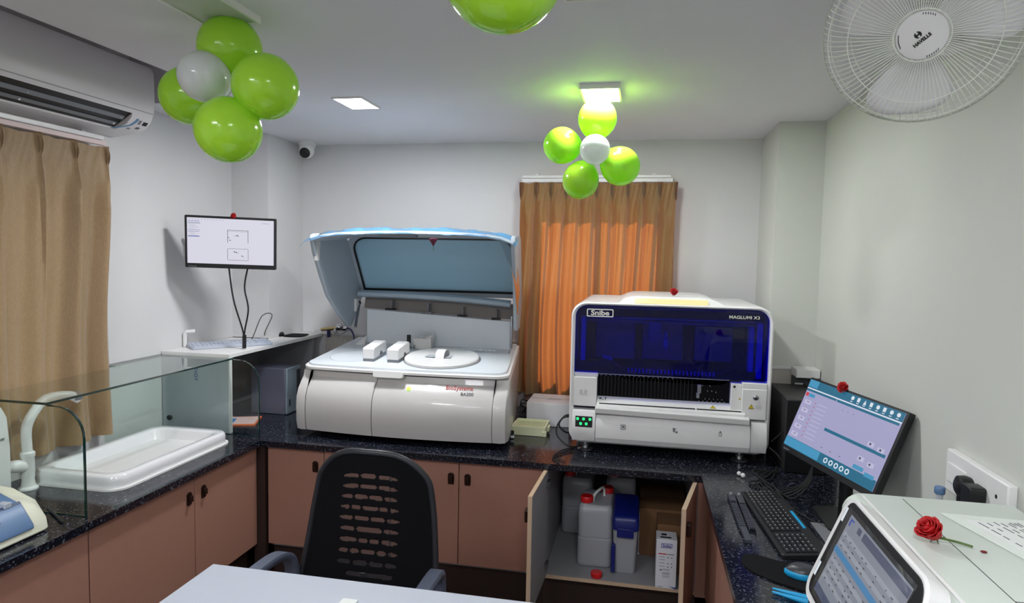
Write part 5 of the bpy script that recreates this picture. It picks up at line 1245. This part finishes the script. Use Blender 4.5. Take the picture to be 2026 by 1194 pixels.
for r, (y, n_) in enumerate(((.004, 5), (.022, 2), (.040, 4), (.052, 3), (.066, 5), (.074, 6), (.082, 5), (.090, 6), (.104, 3), (.118, 4))):
    x = .004+.01*rn.random()
    for k in range(n_):
        w2 = .012+.02*rn.random(); mb.box(x, x+w2, y, y+.0028, 0, .0004, PF); x += w2+.006+.01*rn.random()
mb.build('print_lines', inkgrey, t)
tag(MB().ball((.685, 1.425, MZ+.002), .005, 8, (1.3, 1, .4)).build('petal_fragment', mat('petal_brown', (110, 24, 20), .6)), 'tiny dark red petal scrap beside the rose stem on the machine top', 'petal')

# ------------------------------------------------------------------ wall fan
FC = Vector((.6125, 1.685, 2.252)); fn_ = Vector((-.32, -.85, -.43)).normalized()
fx = Vector((fn_.y*-1, fn_.x, 0)).normalized()
if fx.x < 0: fx = -fx
RF = Matrix((fx, fn_.cross(fx).normalized() if False else (fn_.cross(fx)).normalized(), fn_)).transposed()
# local: x right, y up, z toward viewer
yy = fn_.cross(fx).normalized()
if yy.z < 0: fx = -fx; yy = fn_.cross(fx).normalized()
RF = Matrix((fx, yy, fn_)).transposed()
if fx.x < 0: pass
t = thing('wall_fan', 'white caged wall fan at the top right corner, above the touchscreen machine', 'fan', FC, RF*.87)
wirem = mat('fan_wire', (232, 236, 226), .35)
RFAN = .238
def cage(R0, sgn, name):
    mb = MB(); N = 96 if sgn > 0 else 32
    for k in range(N):
        a = 2*PI*k/N; ca, sa = math.cos(a), math.sin(a)
        pts = []
        for (r, z) in ((.060, .066), (.075, .060), (.10, .058), (.15, .054), (.19, .046), (.215, .034), (.230, .016), (.237, 0)):
            tw = .10*(1-r/RFAN)
            pts.append((r*math.cos(a+tw), r*math.sin(a+tw), z*sgn))
        mb.tube(pts, .0012, 5)
    for r, z, q in ((.237, 0, .0028), (.222, .027, .0013), (.172, .050, .0013), (.064, .064, .0022)):
        mb.tube([(r*math.cos(2*PI*k/64), r*math.sin(2*PI*k/64), z*sgn) for k in range(64)], q, 6, loop=True)
    return mb.build(name, wirem, t, local=True)
cage(RFAN, 1, 'front_cage'); cage(RFAN, -1, 'rear_cage')
hub = MB().lathe([(.060, .056), (.0605, .064), (.058, .070), (.048, .074), (.02, .0755), (.001, .0755)], None, 48).build('hub_cap', white, t, local=True)
mb = MB()
for a0 in (75, 190, 300):
    for k in range(6):
        a = math.radians(a0+k*6-15); r = .052
        mb.box(-.0010, .0010, -.004, .004, 0, .0012, Matrix.Translation((r*math.cos(a), r*math.sin(a), .0716)) @ Matrix.Rotation(0, 4, 'Z'))
mb.build('hub_slots', dkgrey, hub, local=True)
HT = Matrix.Translation((.001, -.002, .0762)) @ Matrix.Rotation(math.radians(38), 4, 'Z')
text('maker_name', 'HAVELLS', .0115, HT @ Matrix.Translation((-.0275, -.010, 0)), inkblack, hub, bold=.0006, ext=.0004, sx=1.0, local=True)
HM = HT @ Matrix.Translation((-.004, .011, 0))
mb = MB()
for s in (-1, 1):
    P = [(s*.0015, -.0085*1)]+[(s*(.0085*math.cos(a)), .0085*math.sin(a)) for a in [-PI/2.6+i*(2*PI/2.6)/10 for i in range(11)]]+[(s*.0015, .0085), (s*.0030, .004), (s*.0015, 0), (s*.0030, -.004)]
    mb.prism(P, -.0003, .0005, HM)
mb.prism([(-.003, -.002), (.003, -.002), (.003, .002), (-.003, .002)], -.0003, .0005, HM)
mb.build('emblem', inkblack, hub, local=True)
MB().lathe([(.040, -.02), (.044, .02), (.040, .045), (.01, .05)], None, 32).build('rotor', white, t, local=True)
def blade(th):
    OUT = [(.035, -.022), (.075, -.060), (.12, -.098), (.165, -.108), (.200, -.080), (.212, -.030), (.208, .015), (.19, .050), (.155, .058), (.11, .045), (.07, .030), (.035, .022)]
    sp = spline([(x, y, 0) for x, y in OUT+[OUT[0]]], 5)[:-1]
    M = Matrix.Rotation(th, 4, 'Z')
    V = []; n = len(sp)
    def zz(x, y): return .012-.22*y*(1-.4*x/.2)+.015*math.sin(x*12)*.4
    sp = [Vector((p.x*.98, p.y*1.2, 0)) for p in sp]; cxy = Vector((.12, -.02, 0)); rings = []
    for s in (1, .75, .5, .25, .02):
        rings.append([M @ Vector((cxy.x+(p.x-cxy.x)*s, cxy.y+(p.y-cxy.y)*s, zz(cxy.x+(p.x-cxy.x)*s, cxy.y+(p.y-cxy.y)*s))) for p in sp])
    return MB().loft(rings, c0=False).build('blade', mat('fan_blade', (232, 230, 232), .25), t, local=True, angle=60, solid=.0025)
for k in range(3): blade(math.radians(-88+120*k))
MB().lathe([(.045, -.17), (.06, -.15), (.065, -.09), (.05, -.06), (.04, -.05)], None, 32).build('motor_housing', white, t, local=True)
hp = FC-fn_*.13
MB().tube([hp, hp+Vector((.08, .05, -.05)), Vector((XR-.03, hp.y+.0, hp.z+.04))], .018, 12, sm=5).box(XR-.05, XR, hp.y-.08, hp.y+.04, hp.z-.02, hp.z+.10).build('wall_bracket', white, t)

# ------------------------------------------------------------------ balloons
def balloon(c, ctr, r, m, label, group, sq=1.0):
    c = Vector(c); ax = (c-Vector(ctr)); ax = ax.normalized() if ax.length > 1e-4 else Vector((0, -1, 0)); a = ax.orthogonal()
    q = ax.to_track_quat('Z', 'Y').to_matrix()
    t = thing('balloon', label, 'balloon', c, q, group)
    prof = []
    for i in range(1, 24):
        th = PI*i/24; z = -math.cos(th); rr = math.sin(th)*(1-.10*max(0, -z)**1.5)
        prof.append((r*rr, r*z*(1.10 if z < 0 else 1.02)))
    MB().lathe(prof, None, 40).build('skin', m, t, local=True, angle=80)
    MB().lathe([(.004, -r*1.09), (.003, -r*1.12), (.008, -r*1.16), (.010, -r*1.175)], None, 12).build('knot', m, t, local=True)
    return t
gA = 'balloons of the near left cluster'; K = .83
def KP(p): return Vector((p[0]*K, p[1]*K, EYE+(p[2]-EYE)*K))
A = [((-1.556, 2.291, 2.487), 'top green balloon of the left cluster, touching the unlit ceiling panel', BGREEN, .097),
     ((-1.352, 2.198, 2.316), 'right-hand green balloon of the left cluster', BGREEN, .097),
     ((-1.478, 2.163, 2.159), 'lowest green balloon of the left cluster', BGREEN, .097),
     ((-1.822, 2.411, 2.348), 'left green balloon partly hidden by the white balloon in the left cluster', BGREEN, .095)]
ca = KP((-1.55, 2.33, 2.32))
for p, lb, m_, r_ in A: balloon(KP(p), ca, r_, m_, lb, gA)
wp = KP((-1.686*.95, 2.318*.95, EYE+.675*.95)); balloon(wp, ca, .076, BWHITE, 'white balloon at the front of the left cluster', gA)
gB = 'balloons of the far right cluster'; K = .85
Bl = [((-.248, 3.492, 2.447), 'topmost green balloon of the far cluster, right under the lit lamp', .085),
      ((-.436, 3.541, 2.32), 'left green balloon of the far cluster', .083),
      ((-.124, 3.499, 2.203), 'right green balloon of the far cluster', .086),
      ((-.332, 3.548, 2.136), 'lowest green balloon of the far cluster, in front of the curtain top', .083)]
cb = KP((-.28, 3.55, 2.30))
for p, lb, r_ in Bl: balloon(KP(p), cb, r_, BGREEN, lb, gB)
balloon(KP((-.259*.96, 3.526*.96, EYE+.574*.96)), cb, .065, BWHITE, 'white balloon in the middle of the far cluster', gB)
balloon((-.271, 1.237, 2.262), (-.271, 1.26, 2.42), .118, BGREEN, 'large green balloon cut off by the top edge of the picture', 'balloons near the viewer')

# ------------------------------------------------------------------ dome camera
t = thing('dome_camera', 'small white dome security camera on the ceiling in the back left corner', 'camera', (-2.20, 4.10, ZC-.1))
MB().lathe([(.055, 0), (.055, -.02), (.045, -.045)], Matrix.Translation((-2.205, 4.08, ZC)), 28).build('base', white, t)
MB().ball((-2.20, 4.06, ZC-.06), .050, 18).build('eyeball', white, t)
MB().lathe([(.034, .036), (.034, .044), (.028, .050), (.01, .052)], frame((-2.20, 4.06, ZC-.065), (1, .2, 0), (0, -.35, .94)), 24).build('lens', black, t)

# ------------------------------------------------------------------ office chair
t = thing('office_chair', 'black mesh-back office chair with grey armrests behind the white table', 'chair', (-.91, 2.05, 0))
def half(z):        # half-width and centre of the backrest at height z
    u = (z-.50)/(1.035-.50); return .262-.060*u, -.925+.022*u
def back_pt(u, v):
    z = .50+.535*v; hw, cx = half(z); s = u*2-1
    # rounded top corners
    top = .042*(abs(s)**3.2)*max(0, (v-.55)/.45)**1.2*2.0
    return Vector((cx+s*hw*(1-.05*max(0, (v-.86)/.14)**2), 2.09+.040*s*s-.10*(v-.35)*(v-.35)+.05*v-.0, z-top))
NU, NV = 150, 170
rows = [(.905, [(-.52, -.20), (-.17, .13), (.17, .52)]), (.850, [(-.52, -.20), (-.17, .14), (.17, .50)]), (.795, [(-.53, -.30), (-.27, -.02), (.0, .25), (.28, .50)]),
        (.740, [(-.54, -.35), (-.32, -.14), (-.11, .17), (.19, .34), (.37, .52)]), (.685, [(-.54, -.28), (-.25, .02), (.04, .29), (.32, .54)]), (.630, [(-.50, -.23), (-.20, .25), (.28, .52)]),
        (.575, [(-.49, -.18), (-.15, .02), (.04, .21), (.24, .51)]), (.520, [(-.48, -.31), (-.28, -.12), (-.09, .15), (.18, .33), (.36, .50)]), (.465, [(-.48, -.24), (-.21, .04), (.06, .29), (.32, .50)]), (.410, [(-.3, .45)])]
def is_slot(u, v):
    s = (u*2-1)/.92
    for zc_, segs in rows:
        vv = (zc_-.405)/.50*.80+.04
        vv = .17+(zc_-.410)/(.905-.410)*.655
        c = vv+.010*(1-(s/.55)**2)
        for a, b in segs:
            if a < s < b:
                e = min(s-a, b-s); hh = .0155 if e > .03 else .0155*max(.2, e/.03)**.5
                if abs(s) > .40: hh *= max(.35, 1-(abs(s)-.40)/.14*.6)
                if abs(v-c) < hh: return True
    return False
V = [back_pt(i/NU, j/NV) for j in range(NV+1) for i in range(NU+1)]; Fs, Fo = [], []
for j in range(NV):
    for i in range(NU):
        f_ = (j*(NU+1)+i, j*(NU+1)+i+1, (j+1)*(NU+1)+i+1, (j+1)*(NU+1)+i)
        (Fo if is_slot((i+.5)/NU, (j+.5)/NV) else Fs).append(f_)
def submesh(F):
    mp = {}; mb = MB()
    for f_ in F:
        for q in f_:
            if q not in mp: mp[q] = len(mb.v); mb.v.append(V[q])
        mb.f.append(tuple(mp[q] for q in f_))
    return mb
bk = submesh(Fs).build('backrest', mat('black_fabric', (13, 13, 16), .9, spec=.15), t, angle=80, solid=.004)
submesh(Fo).build('mesh_slots', MESHM, bk, angle=80)
rim = [back_pt(0, v/30) for v in range(31)]+[back_pt(u/30, 1) for u in range(1, 31)]+[back_pt(1, 1-v/30) for v in range(1, 31)]
MB().tube(rim, .011, 10).build('back_frame', mat('chair_frame', (40, 41, 46), .4), t)
MB().loft([[(a, b, z) for a, b in rrect(.50*s, .46*s, .08, 5, -.93, 1.86)] for s, z in ((.9, .41), (1, .425), (1, .46), (.94, .485))]).build('seat', mat('black_fabric', 0), t)
grm = mat('armrest_grey', (88, 94, 112), .45)
for s, xa in ((-1, -1.20), (1, -.650)):
    a = MB()
    path = [(xa, 2.11, .52), (xa, 2.10, .60), (xa+s*.006, 2.07, .645), (xa+s*.012, 2.00, .665), (xa+s*.014, 1.86, .668), (xa+s*.012, 1.76, .655)]
    P3 = spline(path, 6); R = []
    for i, p in enumerate(P3):
        q = P3[min(i+1, len(P3)-1)]-P3[max(i-1, 0)]; q.normalize(); sd = Vector((1, 0, 0)); nn = q.cross(sd).normalized(); w2 = .026; h2 = .013
        R.append([p+sd*w2*cx_+nn*h2*cy_ for cx_, cy_ in ((-1, -.5), (-.8, -1), (.8, -1), (1, -.5), (1, .5), (.8, 1), (-.8, 1), (-1, .5))])
    a.loft(R); a.tube([(xa, 2.10, .55), (xa-s*.01, 2.0, .45), (xa-s*.05, 1.9, .42)], .015, 8, sm=4)
    a.build('armrest', grm, t, angle=50)
MB().tube([(-.93, 1.86, .41), (-.93, 1.86, .10)], .028, 14).build('gas_column', black, t)
for k in range(5):
    a = 2*PI*k/5+.3; e = Vector((-.93+.29*math.cos(a), 1.86+.29*math.sin(a), .065))
    lg = MB().tube([(-.93, 1.86, .11), e], lambda u: .022-.008*u, 8).build('leg', black, t)
    MB().lathe([(.028, -.012), (.030, 0), (.028, .012)], frame((e.x, e.y, .031), (0, 0, 1), (math.cos(a), math.sin(a), 0)), 16).build('castor', rubber, lg)
MB().tube([(-.93, 2.0, .42), (-.93, 2.13, .44), (-.93, 2.12, .60)], .02, 10, sm=4).build('back_support', black, t)

# ------------------------------------------------------------------ white table in front
t = thing('table', 'white table with a thin top at the bottom of the picture', 'table', (-.7, 1.4, 0))
B(-1.288, -.20, 1.02, 1.785, ZT-.022, ZT).build('tabletop', tablew, t, bevel=.001)
B(-1.27, -1.25, 1.05, 1.70, 0, ZT-.022).build('side_panel', tablew, t); B(-.24, -.22, 1.05, 1.70, 0, ZT-.022).build('side_panel', tablew, t)
o = B(-.80, -.755, 1.625, 1.68, ZT+.0005, ZT+.004)
tag(o.build('paper_slip', paper), 'small white paper slip on the white table at the bottom edge', 'paper')
